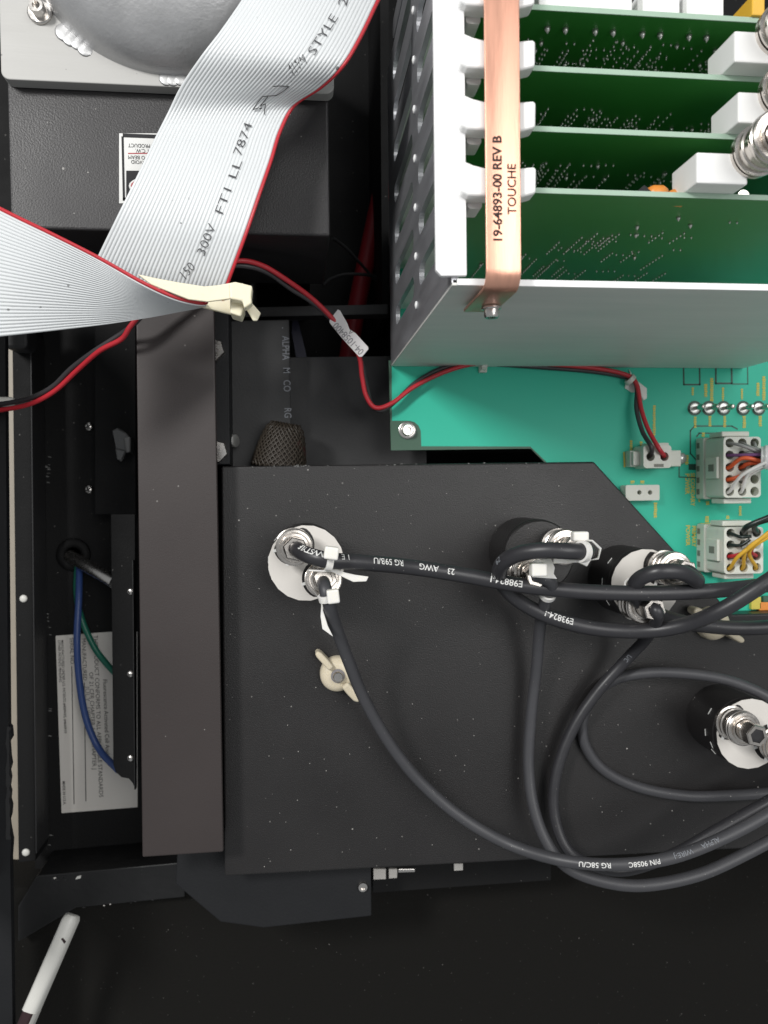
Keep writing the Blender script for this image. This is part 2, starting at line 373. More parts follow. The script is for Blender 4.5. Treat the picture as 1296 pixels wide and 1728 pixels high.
while y < 1425: path.append((14+random.uniform(-1, 5), y)); y += random.uniform(6, 16)
path += [(17, 1450), (19, 1560), (22, 1800), (-60, 1800)]
prism('sheet', [tuple(P(x, y, -30)[:2]) for x, y in path], -34, -30, M['slate'], t)
prism('side_wall', [tuple(P(x, y, -30)[:2]) for x, y in ((-60, 421), (-12, 421), (-4, 1479), (-60, 1479))], -33.9+4, 42, M['slate'], t)  # unseen upright, added and sized to shade the recess
q = [(13, 1225)]; y = 1228; lft = []
while y < 1425:
    q.append((15+random.uniform(-1, 3.5), y)); lft.append((10+random.uniform(-1, 2), y)); y += random.uniform(7, 14)
prism('torn_foil', [tuple(P(x, y, -29.6)[:2]) for x, y in q+lft[::-1]], -29.9, -29.5, M['deep2'], t)
mk('latch_tip', *lathe_vf([(2.2, 0), (2.2, 6), (1.6, 7.5), (0.01, 7.5)], P(-6, 678, -22), (1, 0, 0), 14), M['enamel'], t, smooth=True, auto=40)

t = thing('frame_sill', 'chipped glossy black frame sill below the data label recess', 'sill', P(170, 1500, -90))
prism('beam', [tuple(P(x, y, -62)[:2]) for x, y in ((62, 1478), (310, 1455), (312, 1514), (128, 1532), (30, 1590), (30, 1530))], -90, -62, M['chip'], t, bevel=0.6)
for i in range(26):
    x = random.choice((random.uniform(85, 110), random.uniform(110, 280))); yy = 1484-(x-85)*0.085+random.uniform(-4, 4) if i % 2 else 1531-(x-130)*0.09+random.uniform(-1.5, 1.5)
    if i % 2 == 0 and x < 130: continue
    c = P(x, yy, -62); s = random.uniform(0.25, 0.9)
    prism('paint_chip', [(c.x+s*random.uniform(0.4, 1.6)*math.cos(a), c.y+s*0.5*random.uniform(0.4, 1.3)*math.sin(a)) for a in (0, 1.2, 2.4, 3.6, 5)], -61.95, -61.8, M['deep2'] if random.random() < 0.7 else M['paper'], t)
c = P(132, 1481, -62)
prism('paint_chip', [tuple(p[:2]) for p in PP([(127, 1484), (130, 1479), (137, 1477), (136, 1482)], -61.8)], -62, -61.7, M['enamel'], t)

t = thing('lid_strut', 'white enamelled rounded strut leaning across the lower corner', 'strut', P(80, 1640, -60))
a0, a1 = P(121, 1545, -35), P(36, 1740, -25)
d = (a1-a0); L_ = d.length; d.normalize(); s = Vector((-d.y, d.x, 0)).normalized(); u = s.cross(d)
if u.z < 0: u = -u
prof = [(-3.6, -4), (-3.6, 0.5), (-2.6, 1.6), (0.8, 1.6), (2.3, 1.0), (3.4, -0.6), (4.2, -4.5)]
V = []; NP = len(prof)
for k, (tt, sc_) in enumerate(((0, 0.55), (0.02, 0.85), (0.05, 1.0), (0.5, 1.0), (0.835, 1.0))):
    for (x, z) in prof: V.append(a0+d*(L_*tt)+s*(x*sc_)+u*(z*sc_ if sc_ == 1 else z*sc_-0.4))
Fc = [(k*NP+i, k*NP+(i+1) % NP, (k+1)*NP+(i+1) % NP, (k+1)*NP+i) for k in range(4) for i in range(NP)]
Fc += [tuple(range(NP)), tuple(range(4*NP, 5*NP))]
if (s.x > 0): pass
mk('tube', V, Fc, M['enamel'], t, smooth=True, auto=50)
V2 = []
for tt in (0.835, 1.3):
    for (x, z) in prof: V2.append(a0+d*(L_*tt)+s*(x*0.86)+u*(z*0.86-0.5))
mk('inner_rod', V2, [(i, (i+1) % NP, NP+(i+1) % NP, NP+i) for i in range(NP)]+[tuple(range(NP)), tuple(range(NP, 2*NP))], M['maroon'], t)
sd = 1 if s.x > 0 else -1
V3 = []
for tt in (0.8351, 1.3):
    for (x, z) in ((1.9, 1.9), (2.6, 1.0), (3.5, -0.6), (4.3, -4.5), (4.0, -4.6), (3.0, -0.8), (2.0, 1.0)): V3.append(a0+d*(L_*tt)+s*(x)+u*z)
mk('tube_flank', V3, [(i, (i+1) % 7, 7+(i+1) % 7, 7+i) for i in range(7)]+[tuple(range(7)), tuple(range(7, 14))], M['enamel'], t)
q = a0+d*(L_*0.205)+s*1.4+u*1.35
prism('notch', [(q.x-1.2, q.y+1.1), (q.x-0.3, q.y+1.5), (q.x+0.9, q.y-0.6), (q.x+0.3, q.y-1.3)], q.z-0.8, q.z+0.35, M['maroon'], t)

# data label
t = thing('data_label', 'worn cream data label printed with serial number lines in the recess', 'label', P(160, 1220, -90))
lc = PP([(94, 1073), (189, 1066), (232, 1066), (232, 1362), (104, 1372)], -89.6)
prism('card', [tuple(p[:2]) for p in lc], -89.9, -89.5, M['paper'], t, bevel=0.0)
LA = -math.pi/2+rad(2.2)
def ltext(s, px, py, size, py1, bold=0.0, mm=None):
    p, q = P(px, py, -89.5), P(px+(py1-py)*0.035, py1, -89.5); ln = (q-p).length
    v, f = text_vf(s, size, bold); k = ln/max(x for x, _, _ in v); d = (q-p)/ln; u_ = Vector((-d.y, d.x, 0))
    mk('lettering', [p+d*(x*k)+u_*y+Vector((0, 0, 0.15)) for x, y, _ in v], f, mm or M['inkb'], t)
ltext('MANUFACTURED UNDER U.S. PATENTS #4009435, #4660910', 105, 1080, 1.9, 1237, 0.012)
ltext('OTHER PATENTS PENDING', 99.5, 1080, 1.9, 1151, 0.012)
ltext('SERIAL NO.', 120.5, 1076, 2.9, 1122)
ltext('MANUFACTURED', 141, 1077, 2.9, 1148)
ltext('JULY  1985', 147, 1158, 3.3, 1216, 0, M['inkfaint'])
ltext('OF 21 CFR CHAPTER 1 SUBCHAPTER J', 153.5, 1134, 3.0, 1298)
ltext('THIS PRODUCT CONFORMS TO ALL APPLICABLE STANDARDS', 161, 1072, 3.1, 1345)
ltext('Fluorescence Activated Cell Analyzer', 177, 1146, 3.2, 1290)
ltext('MADE IN U.S.A.', 107.5, 1318, 2.0, 1358, 0.012)
for x0, y0, x1, y1 in ((121, 1124, 125, 1357), (142, 1152, 145, 1352)):
    a, b = P(x0, y0, -89.4), P(x1, y1, -89.4)
    prism('rule', [(a.x-0.2, a.y), (a.x+0.2, a.y), (b.x+0.2, b.y), (b.x-0.2, b.y)], -89.5, -89.35, M['inkb'], t)

# rod and wires in the recess
t = thing('grey_rod', 'dull grey metal rod poking out above the data label', 'rod', P(150, 960, -85))
tube('rod', [P(118, 938, -88), P(194, 983, -62)], 3.3, M['steel'], t, ns=18)
mk('grommet', *lathe_vf([(9, 0), (8.6, 1.5), (6, 2.2), (4.2, 1.6), (4.0, 0)], P(124, 936, -89.8), ns=28), M['deep'], t, smooth=True)
wr = tube('blue_wire', spline(pxs([(134, 948, -88), (133, 1010, -78), (130, 1080, -74), (134, 1150, -74), (146, 1215, -74), (168, 1265, -72), (200, 1300, -62)])), 1.75, M['blue'])
tag(wr, 'blue insulated wire drooping across the data label', 'wire')
wr = tube('green_wire', spline(pxs([(131, 948, -89), (129, 1000, -84), (138, 1045, -80), (158, 1090, -79), (178, 1118, -76), (202, 1144, -66)])), 1.6, M['green'])
tag(wr, 'green insulated wire curving behind the black bracket', 'wire')

# ================================================================== LASER BOX
t = thing('laser_box', 'black crackle painted laser housing box with warning label', 'box', P(280, 270, -100))
x0, x1 = P(13, 200, 40).x, P(556, 300, 40).x; y1, y0 = P(300, -300, 40).y, P(300, 392, 40).y
boxw('housing', x0, x1, y0, y1, -30, 40, M['blackbox'], t, bevel=1.0, seg=3)
boxw('base', x0+6, x1-6, y0+5, y1-5, -124, -30.1, M['deep'], t)
wl = thing('warning_label', 'white laser warning label half hidden under the ribbon cable', 'label', P(240, 285, 40))
q = PP([(201, 343), (345, 343), (345, 225), (201, 225)], 40.2)
prism('film', [tuple(p[:2]) for p in q], 40.02, 40.2, M['paperw'], wl)
def frame_lines(x0, x1, y0, y1, z, wd, m, par):
    for a, b in (((x0, y0), (x1, y0)), ((x1, y0), (x1, y1)), ((x1, y1), (x0, y1)), ((x0, y1), (x0, y0))):
        p, r_ = P(*a, z), P(*b, z)
        prism('border', [(min(p.x, r_.x)-wd, min(p.y, r_.y)-wd), (max(p.x, r_.x)+wd, min(p.y, r_.y)-wd), (max(p.x, r_.x)+wd, max(p.y, r_.y)+wd), (min(p.x, r_.x)-wd, max(p.y, r_.y)+wd)], z+0.05, z+0.12, m, par)
frame_lines(208, 338, 231, 338, 40.2, 0.15, M['inkb'], wl)
def wtext(s, px, py, size, sx=1.0):
    p = P(px, py, 40.2); text_flat('lettering', s, size, (p.x, p.y), math.pi, M['inkb'], wl, 40.2, sx=sx, align='RIGHT')
wtext('LASER PRODUCT', 216, 245, 1.95, 0.88); wtext('WATT C.W.', 228, 254, 1.95, 0.88)
wtext('EXPOSURE TO BEAM', 216, 265, 1.95, 0.88); wtext('RADIATION-AVOID', 221, 273, 1.95, 0.88)
q = PP([(216, 259.5), (336, 259.5), (336, 258), (216, 258)], 40.3); prism('rule', [tuple(p[:2]) for p in q], 40.22, 40.33, M['red_ink'], wl)
q = PP([(213, 338), (336, 338), (336, 288), (213, 288)], 40.3); prism('panel', [tuple(p[:2]) for p in q], 40.22, 40.33, M['inkb'], wl)
c = P(262, 315, 40.4); prism('oval', [(c.x+9.6*math.cos(i*.2618), c.y+3.9*math.sin(i*.2618)) for i in range(24)], 40.34, 40.42, M['paperw'], wl)
prism('oval_centre', [(c.x+8.9*math.cos(i*.2618), c.y+3.3*math.sin(i*.2618)) for i in range(24)], 40.43, 40.5, M['red_ink'], wl)

t = thing('top_plate', 'bright aluminium plate welded to a grey round dome', 'plate', P(280, 60, 40))
xa, xb = P(1, 100, 46).x, P(563, 100, 46).x; ya, yb = P(280, 146, 46).y, P(280, -420, 46).y
prism('plate', rrect(xa, xb, ya, yb, 3.0, 6), 40.3, 46, M['alum'], t, bevel=0.35)
c = P(285, -118, 46); R_ = 231*(CAM_H-46)/F_PX
mk('dome', *lathe_vf([(R_+0.3, 0)]+[(R_*math.cos(rad(a)), 1.0+27*math.sin(rad(a))) for a in range(0, 90, 6)]+[(0.01, 28)], (c.x, c.y, 46), ns=96), M['duct'], t, smooth=True, auto=40)
for ang in (226, 229, 232, 235.5, 268, 270.5, 273.5):
    a = rad(ang); s = random.uniform(1.6, 2.4)
    o = mk('weld_bead', *lathe_vf([(s*1.6, 0), (s*1.4, 0.25), (s*0.9, 0.5), (0.01, 0.65)], (c.x+(R_+1.3)*math.cos(a), c.y+(R_+1.3)*math.sin(a), 45.9), (0.1, 0.1, 1), 14), M['weld'], t, smooth=True)
v, f = lathe_vf([(4.3, 0), (4.3, 0.9), (3.9, 1.2), (2.6, 1.2)], P(68, 22, 46)); mk('washer', v, f, M['steel'], t, smooth=True, auto=35)
v, f = screw_vf(P(67, 20, 47.2), 2.6, 4.2, ns=24); mk('cap_screw', v, f, M['steel'], t, smooth=True, auto=35)

# ================================================================== MIDDLE RECESS
t = thing('rear_bracket', 'charcoal sheet bracket behind the red and black wires', 'bracket', P(580, 520, -124))
prism('bar', [tuple(p[:2]) for p in PP([(380, 536), (655, 530), (655, 513), (380, 519)], -36)], -46, -36, M['deep2'], t, bevel=0.4)
prism('upright', [tuple(p[:2]) for p in PP([(645, 536), (656, 536), (656, -200), (640, -200)], -60)], -124, -60, M['deep'], t)
t = thing('backing_plate', 'charcoal panel under the wire tag', 'panel', P(575, 690, -70))
prism('sheet', [tuple(p[:2]) for p in PP([(470, 900), (720, 900), (720, 600), (470, 603)], -34)], -70, -34, M['deep2'], t, bevel=0.3)
t = thing('print_panel', 'black panel with faded white vertical print above the braided sleeve', 'panel', P(440, 660, -60))
prism('sheet', [tuple(p[:2]) for p in PP([(382, 850), (493, 850), (488, 539), (378, 541)], -20)], -60, -20, M['deep2'], t, bevel=0.5)
for s, y in (('.', 552), ('ALPHA', 567), ('M', 620), ('CO', 641), ('RG', 688)):
    p = P(481+(y-552)*0.03, y, -20); text_flat('lettering', s, 4.6, (p.x, p.y), -math.pi/2, M['inkws'], t, -20, bold=0.01, sx=0.78)
t = thing('braided_sleeve', 'flared end of dark brown braided cable sleeve above the cover plate', 'sleeve', P(470, 765, -20))
base, tip = P(470, 790, -15), P(482, 716, -14)
ax = (tip-base); LL = ax.length
brf = lambda u_: 12.4*(1-u_)**0.55+6.2*(1-(1-u_)**0.55)
V, Fc = lathe_vf([(brf(j/10)-0.55, LL*j/10*1.02) for j in range(11)]+[(0.01, LL*1.02)], base, ax, 28)
mk('core', V, Fc, M['braid'], t, smooth=True)
parts = []
for k in range(30):
    for sg in (-1, 1):
        pts = []
        for j in range(9):
            u_ = j/8; rr = brf(u_) + 0.25*(1 if (j+k) % 2 else -1)
            a = 2*math.pi*k/30+sg*u_*1.6
            az = ax.normalized(); a_x = az.orthogonal().normalized(); a_y = az.cross(a_x)
            pts.append(base+az*(LL*u_*1.02)+(a_x*math.cos(a)+a_y*math.sin(a))*rr)
        parts.append(tube_vf(pts, 0.42, 5))
v, f = join_vf(parts); tag(mk('strands', v, f, mat('braid_strand', (0.030, 0.023, 0.016), 0.5), t, smooth=True), kind='stuff')
mk('inner_wire', *tube_vf(spline(pxs([(497, 800, -18), (500, 765, -14), (490, 745, -10)])), 4.5), mat('maroon_wire', (0.04, 0.008, 0.008), 0.5), t, smooth=True)
rt = tube('red_tube', spline(pxs([(662, 240, -112), (640, 340, -108), (615, 455, -100), (598, 540, -92), (582, 640, -88)])), 5.2, M['redtube'])
tag(rt, 'thick dull red tube running down behind the brackets', 'tube')
bt = prism('blue_tape', [tuple(p[:2]) for p in PP([(494, 524), (501, 532), (518, 604), (500, 604), (492, 560)], -60)], -62, -60, M['navy'])
tag(bt, 'navy blue tape strip hanging beside the black print panel', 'tape')
gw = tube('thin_wire', spline(pxs([(545, 482, -70), (560, 470, -75), (585, 463, -80), (620, 464, -85), (650, 472, -90)])), 0.9, M['deep2'])
tag(gw, 'thin dark wire arching across the red tube', 'wire')
gw = tube('support_wire', spline(pxs([(562, 402, -55), (585, 420, -70), (615, 452, -85), (648, 490, -95)])), 0.8, M['deep2'])
tag(gw, 'thin grey wire slanting down from the laser box corner', 'wire')
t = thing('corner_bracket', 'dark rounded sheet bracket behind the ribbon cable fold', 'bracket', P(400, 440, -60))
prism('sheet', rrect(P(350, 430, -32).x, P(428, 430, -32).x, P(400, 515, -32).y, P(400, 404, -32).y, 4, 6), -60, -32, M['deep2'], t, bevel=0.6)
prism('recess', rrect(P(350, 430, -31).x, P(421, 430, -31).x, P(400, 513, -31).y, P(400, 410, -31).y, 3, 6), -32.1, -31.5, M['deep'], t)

# ================================================================== MAIN BOARD
ZB = -14
t = thing('main_board', 'bright green main circuit board behind the card cage and cover plate', 'circuit board', P(900, 700, -60))
bpx = [(656, 608), (660, 760), (896, 757), (965, 826), (965, 1037), (1560, 1037), (1560, 330), (672, 330), (672, 608)]
prism('laminate', [tuple(P(x, y, ZB)[:2]) for x, y in bpx], ZB-1.6, ZB-0.1, M['pcbdark'], t)
mask = [(674, 400), (674, 611), (661, 611), (661.5, 710), (690, 710), (699, 712), (706, 718), (710, 727), (711, 753), (895, 753.5), (967, 823), (967, 1034), (1550, 1034), (1550, 400)]
MB_ = t
sheet('solder_mask', [[tuple(P(x, y, ZB)[:2]) for x, y in mask]], ZB-0.09, ZB, M['pcb'], t)
boxw('standoff_frame', P(690, 700, -16).x, P(1550, 700, -16).x, P(900, 745, -16).y, P(900, 340, -16).y, -124, -16, M['deep'], t)
v, f = lathe_vf([(4.0, 0), (4.0, 0.8), (3.6, 1.0), (2.2, 1.0)], P(687, 726, ZB)); mk('washer', v, f, M['steel'], t, smooth=True, auto=35)
v, f = screw_vf(P(687.5, 726, ZB+1), 2.75, 2.6, ns=24); mk('cap_screw', v, f, M['steel'], t, smooth=True, auto=35)
def line(pts, z, wd, name, m, par):
    for (a, b) in zip(pts[:-1], pts[1:]):
        p, q = P(*a, z), P(*b, z); d = (q-p).normalized(); s = Vector((-d.y, d.x, 0))*wd/2; e = d*wd/2
        prism(name, [tuple((p-e+s)[:2]), tuple((q+e+s)[:2]), tuple((q+e-s)[:2]), tuple((p-e-s)[:2])], z, z+0.05, m, par)
zt = ZB+0.06
line([(1153, 590), (1154, 649), (1181, 649), (1180, 590)], zt, 0.75, 'trace', M['trace'], t)
line([(1208, 590), (1208, 647), (1235, 647), (1234, 590)], zt, 0.85, 'trace', M['trace'], t)
line([(1235.8, 648), (1262, 648), (1261, 590)], zt+.001, 0.5, 'trace', M['trace'], t)
line([(1244, 724), (1235, 719), (1172, 719), (1165, 727), (1165, 765), (1178, 780)], zt, 0.6, 'trace', M['trace'], t)
line([(1228, 731), (1180, 731), (1176, 736)], zt+.002, 0.6, 'trace', M['trace'], t)
line([(1145, 764), (1152, 766), (1158, 774)], zt, 0.5, 'trace', M['trace'], t)
line([(1146, 780), (1146, 805), (1176, 806)], zt, 0.5, 'trace', M['trace'], t)
prism('trace_pad', [tuple(p[:2]) for p in PP([(1162, 793), (1178, 793), (1178, 783), (1162, 783)], zt)], zt, zt+0.05, M['trace'], t)
def silk(s, px, py, size, sx=1.0, bold=0.03):
    p = P(px, py, ZB); text_flat('silkscreen', s, size, (p.x, p.y), -math.pi/2, M['silk'], MB_, ZB, bold=bold, sx=sx, lift=0.1)
silk('SECONDARY', 1168.5, 798, 2.9, 0.93); silk('POWER', 1159.5, 799, 2.9, 0.98)
silk('PRIMARY', 1170.5, 887, 2.9, 0.87); silk('POWER', 1160.5, 886, 2.9, 0.98)
def blur_print(px, py0, py1, wd):
    """print too small to read: a broken bar of paint"""
    y = py0; rg = random.Random(int(px*7+py0))
    while y < py1:
        h = rg.uniform(2.2, 3.6); a, b = P(px-wd/2*rg.uniform(0.7, 1), min(py1, y+h), zt+0.02), P(px+wd/2*rg.uniform(0.7, 1), y, zt+0.02)
        prism('silkscreen', [(a.x, a.y), (b.x, a.y), (b.x, b.y), (a.x, b.y)], zt+0.02, zt+0.06, M['silk'], MB_); y += h+0.7
for a in ((1104, 684, 735, 5), (1191, 648, 670, 6), (1201, 638, 678, 6), (1279, 646, 668, 6), (1289, 635, 676, 6), (1173, 703, 722, 5), (1198, 702, 720, 5), (1223, 702, 721, 5),
          (1256, 702, 722, 6), (1283, 702, 720, 6), (1169, 654, 667, 4), (1220, 654, 676, 4), (1252, 656, 674, 4), (1187, 730, 737, 6), (1159, 768, 784, 7), (1065, 743, 760, 5), (1082, 745, 758, 5),
          (1067, 811, 816, 8), (1084, 811, 816, 8), (1106, 848, 874, 6), (1194, 846, 852, 6), (1193, 871, 882, 7), (1228, 870, 876, 6), (1249, 854, 870, 5)): blur_print(*a)
line([(1176, 742), (1180, 846)], zt+0.03, 0.6, 'silkscreen', M['silk'], t); line([(1181, 968), (1180, 884), (1235, 882)], zt+0.03, 0.6, 'silkscreen', M['silk'], t)
line([(1053, 764), (1054, 787)], zt+0.03, 0.8, 'silkscreen', M['silk'], t)
for i, x in enumerate((1172, 1196, 1221, 1254, 1280)):
    c = P(x, 689, ZB)
    o = mk('test_point', *lathe_vf([(3.6, 0.06), (3.6, 0.12), (2.5, 0.13)], c, ns=20), M['trace'], t)
    mk('ring', *lathe_vf([(2.5, 0.1), (2.5, 0.4), (2.2, 0.5), (1.2, 0.5), (1.2, 0.45)], c, ns=20), M['solder'], o, smooth=True, auto=30)
    mk('pin', *lathe_vf([(0.9, 0.2), (0.9, 5.0), (1.5, 5.2), (1.5, 7.0), (0.9, 8.5), (0.01, 8.8)], c, ns=14), M['nickel'], o, smooth=True, auto=35)
# small parts near the right edge below the connectors
for x, y, sx, sy, m in ((1272, 1017, 5, 6, 'silk'), (1290, 1022, 8, 4, 'orange'), (1292, 1010, 5, 3, 'pcbdark')):
    c = P(x, y, ZB); boxw('component', c.x-sx/2, c.x+sx/2, c.y-sy/2, c.y+sy/2, ZB+.01, ZB+2.2, M[m], t)

def housing(px0, px1, py0, py1, ztop, rows, cols, parent, name='housing', m=None, r=2.1, oy=0.0):
    """milky multi way connector: block with round wire openings in its top"""
    A, B = P(px0, py1, ztop), P(px1, py0, ztop)
    outer = rrect(A.x, B.x, A.y, B.y, 1.6, 4); holes = []
    cs = []
    for i in range(cols):
        for j in range(rows):
            cx = A.x+(B.x-A.x)*(i+0.5)/cols; cy = B.y-(B.y-A.y)*(j+0.5)/rows
            cs.append((cx, cy, i, j)); holes.append(circ(cx, cy, r, 14))
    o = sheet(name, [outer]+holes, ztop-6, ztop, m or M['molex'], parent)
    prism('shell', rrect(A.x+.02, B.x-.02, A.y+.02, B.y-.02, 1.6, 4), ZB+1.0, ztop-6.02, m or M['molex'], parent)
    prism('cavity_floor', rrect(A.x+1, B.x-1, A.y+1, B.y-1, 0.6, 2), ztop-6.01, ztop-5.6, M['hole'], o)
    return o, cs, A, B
# 15-way plug
def bigplug(name, lab, px0, px1, py0, py1, rows, wires, sleeve):
    t = thing(name, lab, 'plug', P((px0+px1)/2, (py0+py1)/2, ZB), 'milky power plugs on the green board')
    zt_ = 9.0
    o, cs, A, B = housing(px0, px1, py0, py1, zt_, rows, 3, t)
    boxw('latch_arm', A.x+1.5, B.x-3, B.y+0.4, B.y+2.8, -6, zt_-4, M['molex'], t, bevel=0.5)
    boxw('latch_arm', A.x+2.5, B.x-2, A.y-2.8, A.y-0.4, -6, zt_-4, M['molex'], t, bevel=0.5)
    prism('base_skirt', rrect(A.x-0.8, B.x+0.8, A.y-0.8, B.y+0.8, 1.0, 3), ZB+0.05, ZB+7, M['molex'], t, bevel=0.2)
    boxw('side_latch', A.x-1.6, A.x-0.05, (A.y+B.y)/2-5, (A.y+B.y)/2+5, -4, 6, M['molex'], t, bevel=0.4)
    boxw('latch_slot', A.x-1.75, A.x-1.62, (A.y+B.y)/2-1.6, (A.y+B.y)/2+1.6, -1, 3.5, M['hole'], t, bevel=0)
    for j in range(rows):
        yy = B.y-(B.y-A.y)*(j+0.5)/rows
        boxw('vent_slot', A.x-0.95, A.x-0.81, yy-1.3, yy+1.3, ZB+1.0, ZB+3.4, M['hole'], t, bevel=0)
    for (i, j, m, mid, end, r) in wires:
        c = [q for q in cs if q[2] == i and q[3] == j][0]
        tube('wire', spline([(c[0], c[1], zt_-5.4), (c[0]+0.3, c[1], zt_-1), tuple(P(*mid)), tuple(P(*end))]), r, M[m], t, ns=10)
    for (x, y, z, r, m) in sleeve:
        pass
    return t
W15 = [(0, 0, 'greyw', (1252, 752, 13), (1284, 764, 15), 0.75), (1, 0, 'greyw', (1265, 754, 13), (1284, 760, 16), 0.75), (2, 0, 'greyw', (1276, 756, 12), (1286, 762, 13), 0.7),
       (0, 1, 'purple', (1252, 768, 13), (1286, 767, 17), 0.75), (1, 1, 'greyw', (1264, 764, 13), (1285, 768, 13), 0.75), (2, 1, 'darkgreenw', (1272, 770, 12), (1290, 774, 14), 0.8),
       (0, 2, 'orangew', (1254, 773, 14), (1292, 780, 16), 0.95), (1, 2, 'orangew', (1264, 782, 12), (1292, 781, 14), 0.95), (0, 3, 'orangew', (1248, 804, 11), (1290, 786, 12), 0.95),
       (0, 4, 'whitew', (1252, 802, 15), (1292, 780, 20), 0.8), (1, 4, 'whitew', (1262, 800, 14), (1292, 784, 18), 0.8), (1, 3, 'whitew', (1268, 800, 12), (1294, 786, 16), 0.7)]
t = bigplug('power_plug', 'fifteen way milky plug with orange, purple and white wires', 1221, 1284, 737, 840, 5, W15, [])
sl = mk('clear_sleeve', *tube_vf(spline(pxs([(1284, 772, 15), (1300, 772, 17), (1330, 775, 20), (1380, 790, 20)])), [5.0]*4+[5.6]*8+[5.8]*20, 16), M['clear'], smooth=True)
tag(sl, 'shiny clear plastic sleeve gathering the orange and white wires', 'sleeve')
W12 = [(0, 0, 'darkgreenw', (1250, 906, 13), (1268, 905, 15), 0.75), (0, 1, 'darkgreenw', (1250, 920, 12), (1266, 910, 14), 0.75),
       (1, 0, 'darkgreenw', (1262, 888, 16), (1310, 868, 22), 1.3), (2, 0, 'darkgreenw', (1275, 884, 16), (1315, 872, 24), 1.3),
       (0, 2, 'redpvc', (1246, 936, 12), (1262, 930, 13), 0.9), (0, 3, 'yellow', (1250, 935, 15), (1320, 884, 24), 0.85), (1, 3, 'yellow', (1262, 925, 17), (1320, 888, 25), 0.85),
       (2, 3, 'yellow', (1266, 928, 16), (1320, 893, 25), 0.85), (2, 2, 'redpvc', (1270, 925, 14), (1320, 880, 22), 0.8), (1, 2, 'yellow', (1258, 930, 16), (1320, 880, 26), 0.85)]
t = bigplug('power_plug', 'twelve way milky plug with yellow, black and red wires', 1222, 1288, 889, 969, 4, W12, [])
# 2-way plug and spare header
t = thing('two_way_plug', 'small two way white plug ending the red and black wires', 'plug', P(1108, 770, ZB))
o, cs, A, B = housing(1086, 1133, 751, 790, -2, 1, 2, t, m=M['molex'])
boxw('key_tab', A.x+4, B.x-0.2, B.y+0.02, B.y+1.2, ZB+1, -4, M['molex'], t, bevel=0.3)
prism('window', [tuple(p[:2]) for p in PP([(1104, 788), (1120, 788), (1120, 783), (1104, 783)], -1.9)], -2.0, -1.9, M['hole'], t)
boxw('header', P(1055, 770, ZB).x, P(1140, 770, ZB).x, P(1100, 788, ZB).y, P(1100, 761, ZB).y, ZB+.01, ZB+5.5, M['molex'], t, bevel=0.4)
boxw('header_wall', P(1057, 770, ZB).x, P(1072, 770, ZB).x, P(1100, 786, ZB).y, P(1100, 763, ZB).y, ZB+5.5, ZB+7.5, M['molex'], t, bevel=0.4)
t = thing('solder_post', 'bright round solder post beside the two way plug', 'post', P(1146, 774, ZB))
mk('post', *lathe_vf([(2.9, 0), (2.9, 2.5), (2.2, 3.8), (0.01, 4.2)], P(1145, 774, ZB), ns=20), M['solder'], t, smooth=True)
t = thing('spare_header', 'small empty two pin white header at the plate edge', 'header', P(1090, 830, ZB))
A, B = P(1056, 845, -8), P(1113, 818, -8)
sheet('shell', [rrect(A.x, B.x, A.y, B.y, 0.8, 3), circ(P(1079, 831, -8).x, P(1079, 831, -8).y, 1.1, 10), circ(P(1097, 831, -8).x, P(1097, 831, -8).y, 1.1, 10)], ZB+0.02, -8, M['molex'], t)

# ================================================================== CARD CAGE
ZN = 126.0
xw = P(762, 470, ZN).x            # left wall plane
yb_ = P(1000, 486, ZN).y           # outer face of the bottom wall
ytop = P(900, -330, ZN).y; xr = P(1700, 480, ZN).x
PITCH = 17.3
t = thing('card_cage', 'bright metal card cage with slotted side wall holding green cards', 'card cage', (xw+40, yb_+40, ZB))
CAGE = t
yg = [P(850, y, 130).y for y in (307, 196, 93, -12, -118)]
slots = []
for k in range(-1, 9):
    yc = yg[0]+PITCH*(k-0.55)
    if yc-4 < yb_+3: continue
    for z0, z1 in ((70, 119), (6, 58)):
        slots.append(rrect(yc-3.9, yc+3.9, z0, z1, 3.85, 5))
pins = []
sheet('left_wall', [[(yb_+0.8, ZB+0.3), (ytop, ZB+0.3), (ytop, ZN), (yb_+0.8, ZN)]]+slots, xw, xw+1.8, M['cage'], t, fmap=lambda y, z, x: (x, y, z))
for k in range(-1, 8):
    yc = yg[0]+PITCH*(k-1.05)
    if yc < yb_+4: continue
    mk('clip_pin', *lathe_vf([(1.5, 0), (1.3, 0.5), (0.01, 0.8)], (xw-0.05, yc, 64), (-1, 0, 0), 12), M['white'], t, smooth=True)
boxw('bottom_wall', xw+0.2, xr, yb_, yb_+1.8, ZB+0.3, ZN, M['cageb'], t, bevel=0.25)
fx = P(735, 455, ZN+1).x
prism('flange', [(fx, ytop), (fx, P(735, 457, ZN+1).y), (fx+1.5, P(745, 467, ZN+1).y), (P(787, 466, ZN+1).x, P(787, 466, ZN+1).y), (P(786, 440, ZN+1).x, ytop)], ZN+0.05, ZN+1.8, M['cagew'], t, bevel=0.25)
boxw('bottom_lip', xw+1.5, xr, yb_+0.05, yb_+1.9, ZN+0.05, ZN+0.5, M['cagew'], t, bevel=0.1)  # near edge of the wall, its brightness painted on as white
